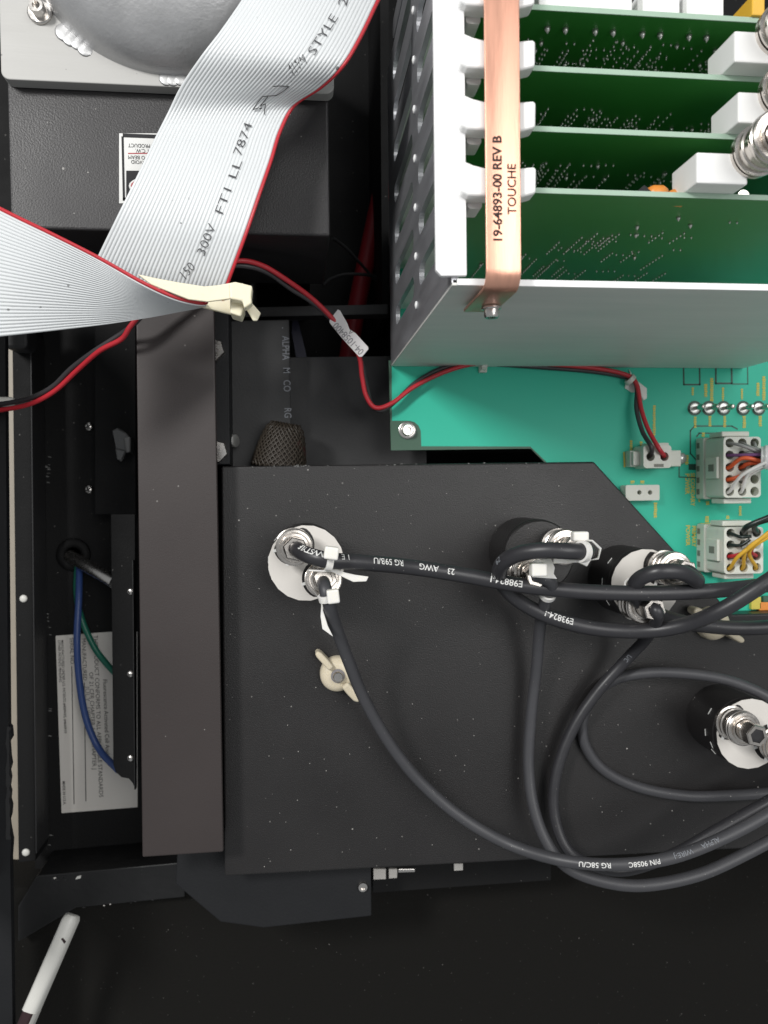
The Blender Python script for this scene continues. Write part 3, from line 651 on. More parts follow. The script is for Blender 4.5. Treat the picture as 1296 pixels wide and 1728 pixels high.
def guide(k, y_off=0):
    cy = yg[k]
    X = lambda px: P(px, 300, 131).x
    hw = 4.1
    pol = [(X(779), cy-hw+0.6), (X(790), cy-hw-0.2), (X(880), cy-hw-0.2), (X(905), cy-hw+1.0), (X(906), cy+hw-0.3), (X(901), cy+hw), (X(868), cy+hw-0.7), (X(818), cy+hw-0.7), (X(800), cy+hw-0.1), (X(781), cy+hw+1.1)]
    o = prism('card_guide', pol, 125, 131, M['white'], CAGE, bevel=0.8, seg=3)
    prism('foot', rrect(X(797), X(822), cy-hw-1.6, cy-hw+1.0, 0.9, 4), 118, 124.9, M['white'], o)
    
    boxw('runner', xw+1.85, xw+7, cy-2.5, cy+2.5, ZB+6, 124.9, M['white'], o)
for k in range(5): guide(k)
# cards
def card(k, edge_px, lab, zface=121.0, solder_seed=0):
    yl = P(920, edge_px, zface).y
    t = thing('circuit_card', lab, 'circuit card', (xw+60, yl, ZB+1), 'green cards in the cage')
    x0 = xw+7.2
    boxw('board', x0, xr-4, yl-1.5, yl, ZB+1.5, zface-0.35, M['card'], t, bevel=0)
    boxw('front_edge', x0, xr-4, yl-1.5, yl, zface-0.34, zface, M['cardedge'], t, bevel=0)
    rng = random.Random(k*11+3); parts = []
    yf = yl-1.52
    def dot(x, z, r=0.40, h=0.8): parts.append(lathe_vf([(r, 0), (r*0.85, h*0.45), (r*0.35, h*0.8), (0.02, h)], (x, yf, z), (0, -1, 0), 6))
    def row(x, z, n, dx=0.0, dz=2.54): 
        for i in range(n): dot(x+dx*i, z-dz*i)
    dens = {0: 75, 1: 34, 2: 40, 3: 60}[k]
    for i in range(dens):
        x = rng.uniform(x0+18, x0+92); z = rng.uniform(40, 108) if k == 3 else rng.uniform(90, 109) if k == 0 else rng.uniform(86, 101)
        if k == 3 and z > 110-max(0, (x0+70-x))*1.0: continue
        typ = rng.random()
        if typ < 0.45:
            n_ = rng.choice((5, 6, 7, 8)); row(x, z, n_)
            if rng.random() < 0.7: row(x+7.62, z, n_)
        elif typ < 0.8:
            dot(x, z); dot(x+2.54, z); 
        else: dot(x, z, 0.75, 1.5)
    for i in range(3): dot(x0+1+rng.uniform(0, 6), 85-i*9); dot(x0+5.5, 84-i*9)
    if k == 0:
        for i in range(10): dot(x0+16+i*7.4+(i % 2)*1.8, 113, 1.0, 2.0)
    v, f = join_vf(parts); tag(mk('solder_joints', v, f, M['solder'], t, smooth=True), kind='stuff')
    return t, yl
def bnc_jack(t, px, py, yl, z0, with_plug, lab=None):
    """white right angle socket block on a card with a nickel bayonet body"""
    c = P(px, py, z0)
    return c
labs = ['green card nearest the cage top with white blocks on its edge', 'green card next to the one with white edge blocks', 'green card directly behind the orange capacitors', 'green card above the cage bottom wall with orange capacitors']
cards = []
for k, e in enumerate((8, 111, 213, 317)):
    cards.append(card(k, e, labs[k]))
def bnc_plug(parent, c, z0, name='bayonet_plug', cable=True, scale=1.0, axis=(0, 0, 1), hexnut=True, s2=1.0):
    """coupling sleeve, body and hex nut along the axis"""
    az = Vector(axis).normalized(); b = Vector((c[0], c[1], z0)); s = scale
    prof = [(6.8*s, 0), (7.25*s, 0.3), (7.25*s, 1.0), (6.5*s, 1.3), (6.5*s, 2.6*s2), (6.9*s, 2.9*s2), (6.9*s, 3.6*s2), (6.4*s, 3.9*s2), (6.4*s, 6.8*s2)]
    prof += [(7.1*s, 7.1*s2), (7.35*s, 7.7*s2), (7.35*s, 8.6*s2), (7.0*s, 8.9*s2), (7.0*s, 9.2*s2), (7.25*s, 9.4*s2), (7.2*s, 10.0*s2), (6.8*s, 10.4*s2), (5.9*s, 10.5*s2), (5.8*s, 10.2*s2), (5.4*s, 10.2*s2), (5.3*s, 10.6*s2), (4.5*s, 10.7*s2), (4.3*s, 9.9*s2)]
    o = mk(name, *lathe_vf(prof, b, az, 40), M['nickel'], parent, smooth=True, auto=28)
    mk('body', *lathe_vf([(4.25*s, 8*s2), (4.25*s, 13.5*s2), (3.9*s, 14*s2), (3.0*s, 14*s2)], b, az, 32), M['nickel'], o, smooth=True, auto=30)
    if hexnut:
        mk('hex_nut', *lathe_vf([(4.4*s, 14.05*s2), (4.8*s, 14.6*s2), (4.8*s, 19.0*s2), (4.4*s, 19.6*s2), (3.1*s, 19.6*s2), (3.0*s, 18*s2)], b, az, 6), M['nickel'], o)
    return o
for k, (fx0, fx1, fy0, fy1, cx_, cy_) in {1: (1240, 1330, 68, 117, 1312, 66), 2: (1246, 1335, 164, 219, 1316, 178), 3: (1176, 1262, 258, 319, 1270, 268)}.items():
    t, yl = cards[k]
    zb = 128.0
    A, B = P(fx0, fy1, zb), P(fx1, fy0, zb)
    bl = boxw('socket_block', A.x, B.x, yl+0.02, yl+8.8, 113, zb, M['white'], t, bevel=0.5)
    c = P(cx_, cy_, zb)
    c = Vector((c.x, yl+8.6, zb))
    mk('socket', *lathe_vf([(6.9, 0), (6.9, 1.2), (5.2, 1.3), (4.85, 1.6), (4.85, 6)], c, ns=36), M['nickel'], bl, smooth=True, auto=30)
    t2 = thing('coax_plug', ['', 'nickel bayonet plug on the socket nearest the yellow block', 'nickel bayonet plug on the card behind the orange capacitors', 'nickel bayonet plug on the socket beside the orange capacitors'][k], 'plug', (c.x, c.y, zb), 'plugs on the cage cards')
    bnc_plug(t2, c, zb+2.0, 'coupling_sleeve')
    if k == 3:
        for i in range(5):
            mk('standoff_ring', *lathe_vf([(1.2 if i % 2 else 2.0, 0), (1.2 if i % 2 else 2.0, 2.0)], (P(1278, 300, 118).x, yl+3.5, 100+i*2.2), ns=14), M['steel'], t, smooth=True, auto=30)
        for px in (1119, 1153):
            p = P(px, 312, 118); 
            V, Fc = lathe_vf([(0.3, -3.2), (1.8, -2.9), (2.5, -1.5), (2.6, 1.5), (1.8, 2.9), (0.3, 3.2)], (p.x, yl+2.0 if px == 1119 else yl+1.0, 114), (1, 0, 0), 16)
            mk('capacitor', V, Fc, M['orange'], t, smooth=True)
        p = P(1090, 312, 118); prism('dark_chip', [(p.x-4, yl+0.05), (p.x+3, yl+0.05), (p.x-0.5, yl+3.0)], 108, 118, M['slate'], t)
t, yl = cards[0]
for px0, px1 in ((908, 1066), (1084, 1146), (1158, 1220)):
    A, B = P(px0, 6, 119), P(px1, 6, 119)
    boxw('white_block', A.x, B.x, yl+0.02, yl+8, 104, 119.5, M['white'], t, bevel=0.4)
p = P(1276, 5, 120); boxw('yellow_block', p.x-2.5, p.x+1.5, yl+0.02, yl+6, 100, 122, M['yellow'], t, bevel=0.3)
t2 = thing('tie_rod', 'thin white tie strip beside the yellow block', 'strip', (0, 0, 0)) if False else None

# copper strap
t = thing('copper_strap', 'copper grounding strap printed with a part number across the card guides', 'strap', (P(850, 400, 133).x, yb_, 110))
xs0, xs1 = P(819, 250, 133).x, P(878, 250, 133).x
dx = 0.0
prof = [(ytop, 132.2), (yb_+3.0, 132.2)]
for i in range(1, 8):
    a = rad(90*i/7); prof.append((yb_+3.0-4.2*math.sin(a), 128.0+4.2*math.cos(a)))
prof += [(yb_-1.2, 104)]
V, Fc = [], []
for (y, z) in prof: V += [(xs0, y, z), (xs1, y, z)]
for i in range(len(prof)-1): Fc.append((2*i, 2*i+1, 2*i+3, 2*i+2))
o = mk('band', V, Fc, M['copper'], t, smooth=True)
sm = o.modifiers.new('solid', 'SOLIDIFY'); sm.thickness = 1.0*MM; sm.offset = 1
bv = o.modifiers.new('bevel', 'BEVEL'); bv.width = 0.2*MM; bv.segments = 2; bv.limit_method = 'ANGLE'
bm_ = (xs0+xs1)/2
c = Vector((P(830, 520, 112).x, yb_-2.4, 111.5))
mk('screw_washer', *lathe_vf([(3.0, 0), (3.0, 0.5), (2.6, 0.8), (1, 0.8)], c, (0, -1, 0), 20), M['steel'], t, smooth=True, auto=35)
v, f = screw_vf(c+Vector((0, -0.8, 0)), 2.25, 2.4, (0, -1, 0), 22); mk('cap_screw', v, f, M['steel'], t, smooth=True, auto=35)
zs = 133.3
p = P(841, 410, zs); text_flat('lettering', '19-64893-00 REV B', 3.5, (p.x, p.y), math.pi/2, M['ink'], t, zs, bold=0.022, sx=1.03, lift=0.06)
p = P(865, 362, zs); text_flat('lettering', 'TOUCHE', 3.35, (p.x, p.y), math.pi/2, M['ink'], t, zs, bold=0.008, sx=1.0, lift=0.06)

# ================================================================== DETECTOR HOUSINGS
ZT = 26.0
def detector(px, py, lab, label_on, jacks, rot=0.0):
    c = P(px, py, ZT)
    t = thing('detector_housing', lab, 'detector housing', (c.x, c.y, 0))
    mk('barrel', *lathe_vf([(15.3, 0.05), (15.3, 22.5), (15.0, 23), (15.0, 25.4), (14.4, 26), (0.01, 26)], (c.x, c.y, 0), ns=64), M['plate'], t, smooth=True, auto=30)
    for a in (152, 192):
        for zz in (10, 16):
            aa = rad(a+zz); pass
    jc = [P(a, b, ZT) for a, b in jacks]
    if label_on:
        holes = [circ(j.x, j.y, 8.3, 28) for j in jc]
        ang0 = rot
        outer = circ(c.x, c.y, 15.35, 20, ang0)
        # keep hole inside the disc outline by clipping the hole radius towards the rim
        hh = []
        for j in jc:
            hp = []
            for i in range(28):
                a = 2*math.pi*i/28; x, y = j.x+8.3*math.cos(a), j.y+8.3*math.sin(a)
                d = math.hypot(x-c.x, y-c.y)
                if d > 14.4: x, y = c.x+(x-c.x)*14.4/d, c.y+(y-c.y)*14.4/d
                hp.append((x, y))
            hh.append(hp)
        # the two holes must not overlap each other
        mid = ((jc[0]+jc[1])/2) if len(jc) > 1 else None
        if mid is not None:
            ax_ = (jc[1]-jc[0]).normalized()
            for hi, hp in enumerate(hh):
                sgn = 1 if hi == 0 else -1
                for i, (x, y) in enumerate(hp):
                    dd = (Vector((x, y, 0))-Vector((mid.x, mid.y, 0))).dot(ax_)*sgn
                    if dd > -0.5: hp[i] = (x-ax_.x*sgn*(dd+0.5), y-ax_.y*sgn*(dd+0.5))
        lb = sheet('paper_disc', [outer]+hh, ZT+0.1, ZT+0.35, M['paper'], t)
        for j in jc:
            for a in (100, 195, 250):
                a = rad(a)
                if math.hypot(j.x+8.6*math.cos(a)-c.x, j.y+8.6*math.sin(a)-c.y) > 14.6: continue
                prism('paper_tab', rect(j.x+7.7*math.cos(a), j.y+7.7*math.sin(a), 2.0, 1.2, a), ZT+0.1, ZT+0.5, M['inkw'], lb)
        for k_ in (7, 9, 10, 11):       # bent tabs at the rim
            a = ang0+2*math.pi*(k_+0.5)/20
            prism('rim_tab', rect(c.x+15.55*math.cos(a), c.y+15.55*math.sin(a), 0.25, 3.0, a), 20-3*(k_ % 2), 20.35-3*(k_ % 2), M['paperw'], lb)
    for j in jc:
        mk('jack', *lathe_vf([(6.4, 0), (6.4, 1.0), (5.0, 1.1), (4.85, 1.5), (4.85, 6.5)], (j.x, j.y, ZT+0.05), ns=32), M['nickel'], t, smooth=True, auto=30)
    return t, jc
dA, jA = detector(517, 950, 'short detector housing with round paper label below the braided sleeve', True, [(496, 920), (544, 976)], 0.1)
dB, jB = detector(911, 938, 'detector housing with bare black top between two paper labelled ones', False, [(938, 920), (880, 962)])
dC, jC = detector(1089, 987, 'detector housing with paper label next to the diagonal plate corner', True, [(1116, 956), (1066, 1016)], 0.1)
dD, jD = detector(1265, 1238, 'detector housing with paper label and bare plugs inside a cable loop', True, [(1229, 1216), (1301, 1252)], 0.25)

def to_cam(p): return (Vector((0, 0, CAM_H))-p).normalized()
def text_on_tube(s, path, r, px, size, m, parent, flip=True, ang=0.0, space=1.0, bold=0.01, sx=1.0):
    """white print wrapped on a cable, starting next to picture point px"""
    v, f = text_vf(s, size, bold, space)
    cum = [0.0]
    for a, b in zip(path[:-1], path[1:]): cum.append(cum[-1]+(b-a).length)
    i0 = min(range(len(path)), key=lambda i: (path[i]-P(px[0], px[1], path[i].z)).length); s0 = cum[i0]
    def at(sv):
        sv = max(0, min(cum[-1]-1e-4, sv)); i = 0
        while cum[i+1] < sv: i += 1
        tt = (sv-cum[i])/(cum[i+1]-cum[i]); p = path[i].lerp(path[i+1], tt)
        a = path[max(0, i-1)]; b = path[min(len(path)-1, i+2)]
        return p, (b-a).normalized()
    out = []
    for x, y, _ in v:
        x *= sx
        if flip: x, y = -x, -y
        p, tg = at(s0+x); wv = to_cam(p); wv = (wv-wv.dot(tg)*tg).normalized(); b = wv.cross(tg)
        a = y/r+ang
        out.append(p+(r+0.24)*(math.cos(a)*wv+math.sin(a)*b))
    return mk('lettering', out, f, m, parent)
def cable(label, pts, r, m, base, plug_at=None, zplug=None, axis=(0, 0, 1), plugscale=1.0, s2=1.0, n=10):
    t = thing('coaxial_cable', label, 'cable', base, 'black coaxial cables')
    if plug_at is not None:
        bnc_plug(t, plug_at, zplug, axis=axis, scale=plugscale, s2=s2)
    path = spline(pts, n)
    tube('jacket', path, r, m, t, ns=26)
    return t, path
J = lambda j, dz: Vector((j.x, j.y, ZT+dz))
# cable from housing A, running right
zt0 = 20
pts = [J(jA[0], 8), P(500, 925, 42), P(511, 933, 50), P(530, 940, 55), P(560, 946, 56), P(620, 950, 52), P(700, 958, 45), P(790, 972, 42), P(880, 988, 44), P(980, 998, 47), P(1090, 1001, 50), P(1200, 997, 50), P(1300, 986, 46), P(1420, 965, 40)]
cA1, pA1 = cable('thick black coaxial cable crossing straight from the short housing, white print upside down', pts, 3.05, M['coax'], (jA[0].x, jA[0].y, ZT), jA[0], ZT+2.2, s2=0.80, axis=(0.04, -0.02, 1))
for s, px in (('STYLE', (549, 944)), ('VW', (560, 947)), ('1 E', (595, 950)), ('RG 59B/U', (680, 955)), ('23 AWG', (768, 968)), ('E98824-I', (877, 987))):
    pass
text_on_tube('STYLE', pA1, 3.05, (532, 940), 3.2, M['inkw'], cA1, ang=0.62, sx=0.8)
text_on_tube('W', pA1, 3.05, (546, 942), 3.2, M['inkw'], cA1, ang=0.62)
text_on_tube('1 E', pA1, 3.05, (590, 947), 3.0, M['inkw'], cA1, ang=0.6, sx=0.9)
text_on_tube('RG 59B/U', pA1, 3.05, (678, 955), 3.2, M['inkw'], cA1, ang=0.42, sx=0.98)
text_on_tube('AWG', pA1, 3.05, (738, 963), 3.2, M['inkw'], cA1, ang=0.30, sx=1.08)
text_on_tube('23', pA1, 3.05, (767, 967), 3.2, M['inkw'], cA1, ang=0.25)
text_on_tube('E98824-I', pA1, 3.05, (876, 986), 3.4, M['inkw'], cA1, ang=0.22, sx=1.08)
# cable from housing A, big loop down
pts = [J(jA[1], 8), P(546, 982, 40), P(548, 990, 48), P(554, 1014, 49), P(567, 1058, 40), P(588, 1115, 30), P(615, 1180, 22), P(658, 1255, 16), P(710, 1320, 13), P(780, 1380, 14), P(860, 1425, 20), P(950, 1452, 34), P(1040, 1459, 42), P(1130, 1448, 46), P(1220, 1414, 46), P(1310, 1365, 44), P(1420, 1290, 40)]
cA2, pA2 = cable('long black coaxial cable sweeping down from the short housing past the wing nut', pts, 2.5, M['coaxg'], (jA[1].x, jA[1].y, ZT), jA[1], ZT+2.2, s2=0.7, axis=(0.05, 0.12, 1))
text_on_tube('RG 58C/U', pA2, 2.5, (1034, 1458), 2.6, M['inkw'], cA2, ang=-0.1, sx=1.13)
text_on_tube('P/N 9058C', pA2, 2.5, (1108, 1452), 2.5, M['inkw'], cA2, ang=-0.1, sx=1.1)
text_on_tube('WIRE-J', pA2, 2.5, (1168, 1436), 2.5, M['inkws'], cA2, ang=0.05, sx=1.08)
text_on_tube('ALPHA', pA2, 2.5, (1216, 1418), 2.5, M['inkws'], cA2, ang=0.1, sx=1.05)
# housing B upper jack: over itself to the left, around and off to the right
pts = [J(jB[0], 10), J(jB[0], 22), P(990, 931, 62), P(960, 930, 66), P(915, 929, 64), P(872, 936, 58), P(846, 954, 50), P(846, 982, 40), P(876, 1014, 34), P(930, 1042, 33), P(1000, 1060, 34), P(1080, 1065, 38), P(1150, 1056, 46), P(1220, 1028, 58), P(1300, 978, 64), P(1420, 900, 66)]
cB1, pB1 = cable('thick black coaxial cable doubling back over the bare housing then sweeping right', pts, 3.05, M['coax'], (jB[0].x, jB[0].y, ZT), jB[0], ZT+2.2)
text_on_tube('E93824-I', pB1, 3.05, (965, 1051), 3.5, M['inkw'], cB1, ang=0.35, sx=1.05)
text_on_tube('C', pB1, 3.05, (841, 968), 3.0, M['inkw'], cB1, ang=-0.7)
text_on_tube('62', pB1, 3.05, (843, 945), 2.8, M['inkws'], cB1, ang=-0.6)
# housing B lower jack: straight down, round the bottom
pts = [J(jB[1], 10), J(jB[1], 22), P(930, 985, 48), P(921, 1012, 38), P(911, 1060, 22), P(905, 1130, 12), P(896, 1210, 9), P(892, 1290, 9), P(900, 1360, 12), P(922, 1420, 16), P(958, 1464, 22), P(1020, 1488, 28), P(1090, 1494, 32), P(1180, 1476, 34), P(1260, 1440, 34), P(1340, 1396, 32), P(1430, 1340, 30)]
cB2, pB2 = cable('grey black coaxial cable hanging straight down from the bare housing', pts, 2.5, M['coaxg'], (jB[1].x, jB[1].y, ZT), jB[1], ZT+2.2)
# housing C upper jack: to the left, down and right
pts = [J(jC[0], 10), J(jC[0], 22), P(1176, 980, 52), P(1150, 966, 58), P(1110, 965, 58), P(1078, 978, 52), P(1070, 1000, 44), P(1092, 1026, 38), P(1140, 1047, 34), P(1200, 1057, 32), P(1260, 1060, 32), P(1330, 1056, 32), P(1420, 1050, 30)]
cC1, pC1 = cable('black coaxial cable looping over the labelled housing near the plate corner', pts, 3.05, M['coax'], (jC[0].x, jC[0].y, ZT), jC[0], ZT+2.2)
text_on_tube('113', pC1, 3.05, (1176, 966), 3.0, M['inkw'], cC1, ang=0.2, sx=0.85)
# housing C lower jack: diagonal down left, then around the bottom
pts = [J(jC[1], 10), J(jC[1], 22), P(1108, 1046, 44), P(1090, 1078, 26), P(1056, 1114, 14), P(1010, 1165, 10), P(972, 1220, 8), P(946, 1280, 7), P(934, 1340, 7), P(940, 1395, 9), P(962, 1438, 13), P(1004, 1462, 18), P(1060, 1468, 20), P(1140, 1440, 22), P(1220, 1395, 24), P(1310, 1345, 24), P(1420, 1290, 24)]
cC2, pC2 = cable('dark coaxial cable bending diagonally from the corner housing towards the lower loop', pts, 2.5, M['coax'], (jC[1].x, jC[1].y, ZT), jC[1], ZT+2.2)
text_on_tube('U/C', pC2, 2.5, (1066, 1098), 2.6, M['inkws'], cC2, flip=False, ang=0.0)
# loop around housing D
pts = [P(1420, 1260, 30), P(1340, 1205, 28), P(1280, 1168, 24), P(1220, 1146, 18), P(1150, 1136, 12), P(1090, 1136, 7), P(1040, 1146, 4), P(1005, 1170, 2.6), P(984, 1212, 2.6), P(988, 1258, 2.6), P(1020, 1300, 2.6), P(1080, 1329, 2.6), P(1160, 1343, 3), P(1240, 1342, 4), P(1320, 1336, 6), P(1430, 1325, 10)]
cD, pD = cable('slim black cable lying in a loop around the bare plugs', pts, 2.4, M['coaxg'], P(990, 1230, 0))
# housing D: bare plug
t = thing('bare_plug', 'nickel bayonet plug with open hex end inside the cable loop', 'plug', (jD[0].x, jD[0].y, ZT))
bnc_plug(t, jD[0], ZT+2.0, 'coupling_sleeve')
t.location.z = ZT*MM
mk('bore_shade', *lathe_vf([(2.95, 19), (2.9, 20.2), (1.2, 20.0)], (jD[0].x, jD[0].y, ZT+1.2), ns=20), M['inkb'], t, smooth=True)  # black insert, darkness of the open hex end put into colour
t2 = thing('bare_plug', 'second bayonet plug beside the open hex ended one', 'plug', (jD[1].x, jD[1].y, ZT))
bnc_plug(t2, jD[1], ZT+2.0, 'coupling_sleeve')

# ================================================================== CABLE TIES
def cable_tie(label, path, r, px, head_px, head_z, head_sz, tails, m, hang=0.0):
    i0 = min(range(2, len(path)-2), key=lambda i: (path[i]-P(px[0], px[1], path[i].z)).length)
    c = path[i0]; tg = (path[i0+1]-path[i0-1]).normalized()
    t = thing('cable_tie', label, 'cable tie', tuple(c), 'nylon cable ties')
    mk('loop', *lathe_vf([(r+0.15, -1.3), (r+0.95, -1.2), (r+0.95, 1.2), (r+0.15, 1.3), (r+0.15, -1.3)], c, tg, 30, close=False), m, t, smooth=True, auto=40)
    h = P(*head_px, head_z)
    o = prism('head', rect(h.x, h.y, head_sz[0], head_sz[1], hang), head_z-2.2, head_z+2.2, m, t, bevel=0.7, seg=3)
    for poly, z in tails:
        prism('tail', [tuple(p[:2]) for p in PP(poly, z)], z-0.5, z+0.5, m, t, bevel=0.25)
    return t
cable_tie('white nylon tie with square head on the thick straight cable', pA1, 3.05, (556, 945), (559, 933), 62.5, (5.2, 4.6),
          [([(520, 961), (545, 962), (553, 957), (567, 959), (582, 966), (600, 970), (622, 973), (618, 981), (596, 982), (575, 972), (560, 965), (545, 965), (521, 964)], 54)], M['nylon'], -0.15)
cable_tie('translucent nylon tie with long leaf tail on the down sweeping cable', pA2, 2.5, (551, 1008), (562, 1006), 53, (4.6, 5.2),
          [([(526, 992), (540, 1012), (552, 1008), (556, 1013), (546, 1019), (545, 1030), (553, 1056), (562, 1074), (544, 1061), (541, 1040), (542, 1020), (535, 1006)], 46)], M['nylon'], 0.1)
cable_tie('white nylon tie with clipped end above the bare housing', pB1, 3.05, (982, 930), (978, 905), 62, (6.0, 3.6),
          [([(934, 941), (985, 946), (998, 943), (990, 956), (975, 949), (933, 951)], 58), ([(985, 910), (1000, 911), (1015, 925), (1010, 944), (993, 946), (1008, 941), (1011, 927), (998, 914), (984, 913)], 52)], M['nylon'])
cable_tie('pale nylon ring tie around the cable over the corner housing', pC1, 3.05, (1072, 990), (1180, 998), 40, (5.5, 1.5),
          [([(1080, 1002), (1105, 1000), (1118, 1022), (1090, 1018)], 36)], M['nylon'])
cable_tie('pale nylon tie with broad clear leaf below the bare housing jack', pB2, 2.5, (924, 1002), (908, 961), 58, (6.0, 5.0),
          [([(902, 945), (930, 943), (936, 958), (934, 968), (940, 977), (898, 974), (895, 955)], 52)], M['nylon'])

# ================================================================== WING NUTS
def wingnut(label, px, py, ang, screw=True, z=0.05):
    c = P(px, py, 6); t = thing('wing_nut', label, 'wing nut', (c.x, c.y, 0), 'ivory wing nuts')
    o = mk('hub', *lathe_vf([(7.6, z), (7.6, 3.5), (7.0, 5.2), (5.0, 6.4), (2.4, 6.6)], (c.x, c.y, 0), ns=40), M['ivory'], t, smooth=True, auto=40)
    for sg in (0, math.pi):
        a = ang+sg; d = Vector((math.cos(a), math.sin(a), 0)); s = Vector((-d.y, d.x, 0))
        pol = []
        for (l, wd, off) in ((4.5, 2.2, 0), (9, 2.4, 0.2), (12.5, 2.3, 0.5), (14.3, 1.4, 0.7)): pol.append((l, -wd+off))
        for (l, wd, off) in ((14.3, 1.4, 0.7), (12.5, 2.3, 0.5), (9, 2.4, 0.2), (4.5, 2.2, 0)): pol.append((l, wd+off))
        q = [Vector((c.x, c.y, 0))+d*l+s*(w_*(0.62 if sg == 0 else 0.8)) for l, w_ in pol]
        prism('wing', [tuple(p[:2]) for p in q], 1.8, 9.0, M['ivory'], t, bevel=1.0, seg=3)
    if screw:
        mk('stud', *lathe_vf([(2.2, 6.2), (2.2, 9.2), (1.9, 9.6), (0.01, 9.6)], (c.x, c.y, 0), ns=24), M['steel'], t, smooth=True, auto=40)
        mk('thread_collar', *lathe_vf([(3.0, 6.3), (3.0, 7.2), (2.2, 7.3)], (c.x, c.y, 0), ns=24), M['inkfaint'], t, smooth=True, auto=40)
    return t
wingnut('ivory plastic wing nut with steel stud beside the sweeping cable', 570, 1140, math.radians(128))
wingnut('ivory plastic wing nut half hidden under cables near the plate corner', 1209, 1054, math.radians(-35))

# ================================================================== RIBBON CABLE
t = thing('ribbon_cable', 'wide grey ribbon cable with red edge folded over by a cream tie', 'ribbon cable', P(330, 500, 30))
RB = t
def resample(pts, n):
    pp = spline(pts, 12); cum = [0.0]
    for a, b in zip(pp[:-1], pp[1:]): cum.append(cum[-1]+(b-a).length)
    out = []
    for i in range(n):
        s = cum[-1]*i/(n-1); k = 0
        while k < len(cum)-2 and cum[k+1] < s: k += 1
        tt = (s-cum[k])/max(1e-9, cum[k+1]-cum[k]); out.append(pp[k].lerp(pp[k+1], tt))
    return out
def ribbon(name, Lp, Rp, ncond, n=70, sub=6, bow=0.0):
    Lr, Rr = resample(Lp, n), resample(Rp, n)
    # pull the stations of both edges into step
    V, Fc = [], []; m_ = ncond*sub+1
    grid = []
    for i in range(n):
        rowp = []
        for j in range(m_):
            a = j/(m_-1); p = Lr[i].lerp(Rr[i], a); p = p+Vector((0, 0, bow*math.sin(math.pi*a)))
            rowp.append(p)
        grid.append(rowp)
    q0 = (grid[1][m_//2]-grid[0][m_//2]).cross(grid[0][m_//2+1]-grid[0][m_//2-1]); sg0 = 1 if q0.z > 0 else -1
    nor = []
    for i in range(n):
        rr = []
        for j in range(0, m_, sub):
            tu = grid[min(i+1, n-1)][j]-grid[max(i-1, 0)][j]; tv = grid[i][min(j+1, m_-1)]-grid[i][max(j-1, 0)]
            q = tu.cross(tv)
            if q.length < 1e-9: q = Vector((0, 0, 1))
            q.normalize()
            rr.append(q*sg0)
        nor.append(rr)
    for sgn in (1, -1):
        for i in range(n):
            for j in range(m_):
                f_ = (j % sub)/sub; h = 0.46*math.sqrt(max(0.0, 1-(2*f_-1)**2))+0.10
                V.append(grid[i][j]+nor[i][j//sub]*(h*sgn))
    o_ = n*m_
    for i in range(n-1):
        for j in range(m_-1):
            a = i*m_+j
            Fc.append((a, a+1, a+m_+1, a+m_)); Fc.append((o_+a, o_+a+m_, o_+a+m_+1, o_+a+1))
        for j in (0, m_-1):
            a = i*m_+j; Fc.append((a, a+m_, o_+a+m_, o_+a))
    o = mk(name, V, Fc, M['ribbon'], RB, smooth=True)
    return o, grid, nor
L1 = pxs([(424, -30, 74), (408, 0, 74), (372, 52, 75), (338, 96, 73), (305, 145, 66), (283, 190, 61), (258, 240, 62), (232, 295, 64), (200, 360, 63), (166, 430, 58), (150, 465, 54)])
R1 = pxs([(652, -30, 76), (634, 4, 78), (606, 62, 79), (577, 110, 78), (540, 146, 70), (494, 178, 61), (470, 222, 61), (455, 270, 63), (436, 325, 65), (412, 395, 64), (384, 470, 58), (372, 505, 52)])
o1, g1, n1 = ribbon('upper_run', L1, R1, 33)
L2 = pxs([(-30, 340, 80), (30, 370, 78), (90, 399, 76), (165, 437, 72), (240, 479, 68), (292, 503, 64), (330, 513, 62), (346, 514, 60)])
R2 = pxs([(-30, 571, 76), (30, 565, 72), (100, 557, 66), (180, 547, 58), (250, 535, 50), (300, 525, 44), (335, 518, 40), (352, 514, 36)])
o2, g2, n2 = ribbon('lower_run', L2, R2, 33)
def edge_tube(name, grid, col_, off, m):
    pts = [r_[col_] for r_ in grid]; oth = [r_[min(len(r_)-1, col_+8)] if col_ == 0 else r_[-9] for r_ in grid]
    pth = [p+(p-q).normalized()*off if (p-q).length > 1e-6 else p for p, q in zip(pts, oth)]
    return tube(name, pth, 0.58, m, RB, ns=10)
edge_tube('red_conductor', g1, -1, 0.6, M['redpvc'])
pth = [r_[0]+Vector((0.1, 0.5, 0.15)) for r_ in g2]+[P(349, 512, 61.5), P(345, 509, 60)]
tube('red_conductor', pth, 0.62, M['redpvc'], RB, ns=10)
def on_ribbon(px, py, grid):
    best = None
    from_ = None
    for i in range(0, len(grid)):
        for j in range(0, len(grid[i]), 3):
            p = grid[i][j]; q = P(px, py, p.z); d = (p.x-q.x)**2+(p.y-q.y)**2
            if best is None or d < best[0]: best = (d, i, j)
    return grid[best[1]][best[2]]
def rtext(s, px, py, size, sx=1.0, px2=None):
    """dot matrix print following the run of the ribbon"""
    a = on_ribbon(px, py, g1); b = on_ribbon(px2[0], px2[1], g1)
    d = (b-a); ln = d.length; d.normalize(); nrm = Vector((0, 0, 1)); nrm = (nrm-nrm.dot(d)*d).normalized(); u_ = nrm.cross(d)
    v, f = text_vf(s, size, -0.012, 1.0); xm = max(q[0] for q in v); k = ln/xm
    out = []
    for x, y, _ in v:
        p = a+d*(x*k)+u_*y
        z = min(((q.x-p.x)**2+(q.y-p.y)**2, q.z) for r_ in g1 for q in r_[::6])[1]
        out.append((p.x, p.y, z+0.95))
    mk('lettering', out, f, M['dotink'], RB)
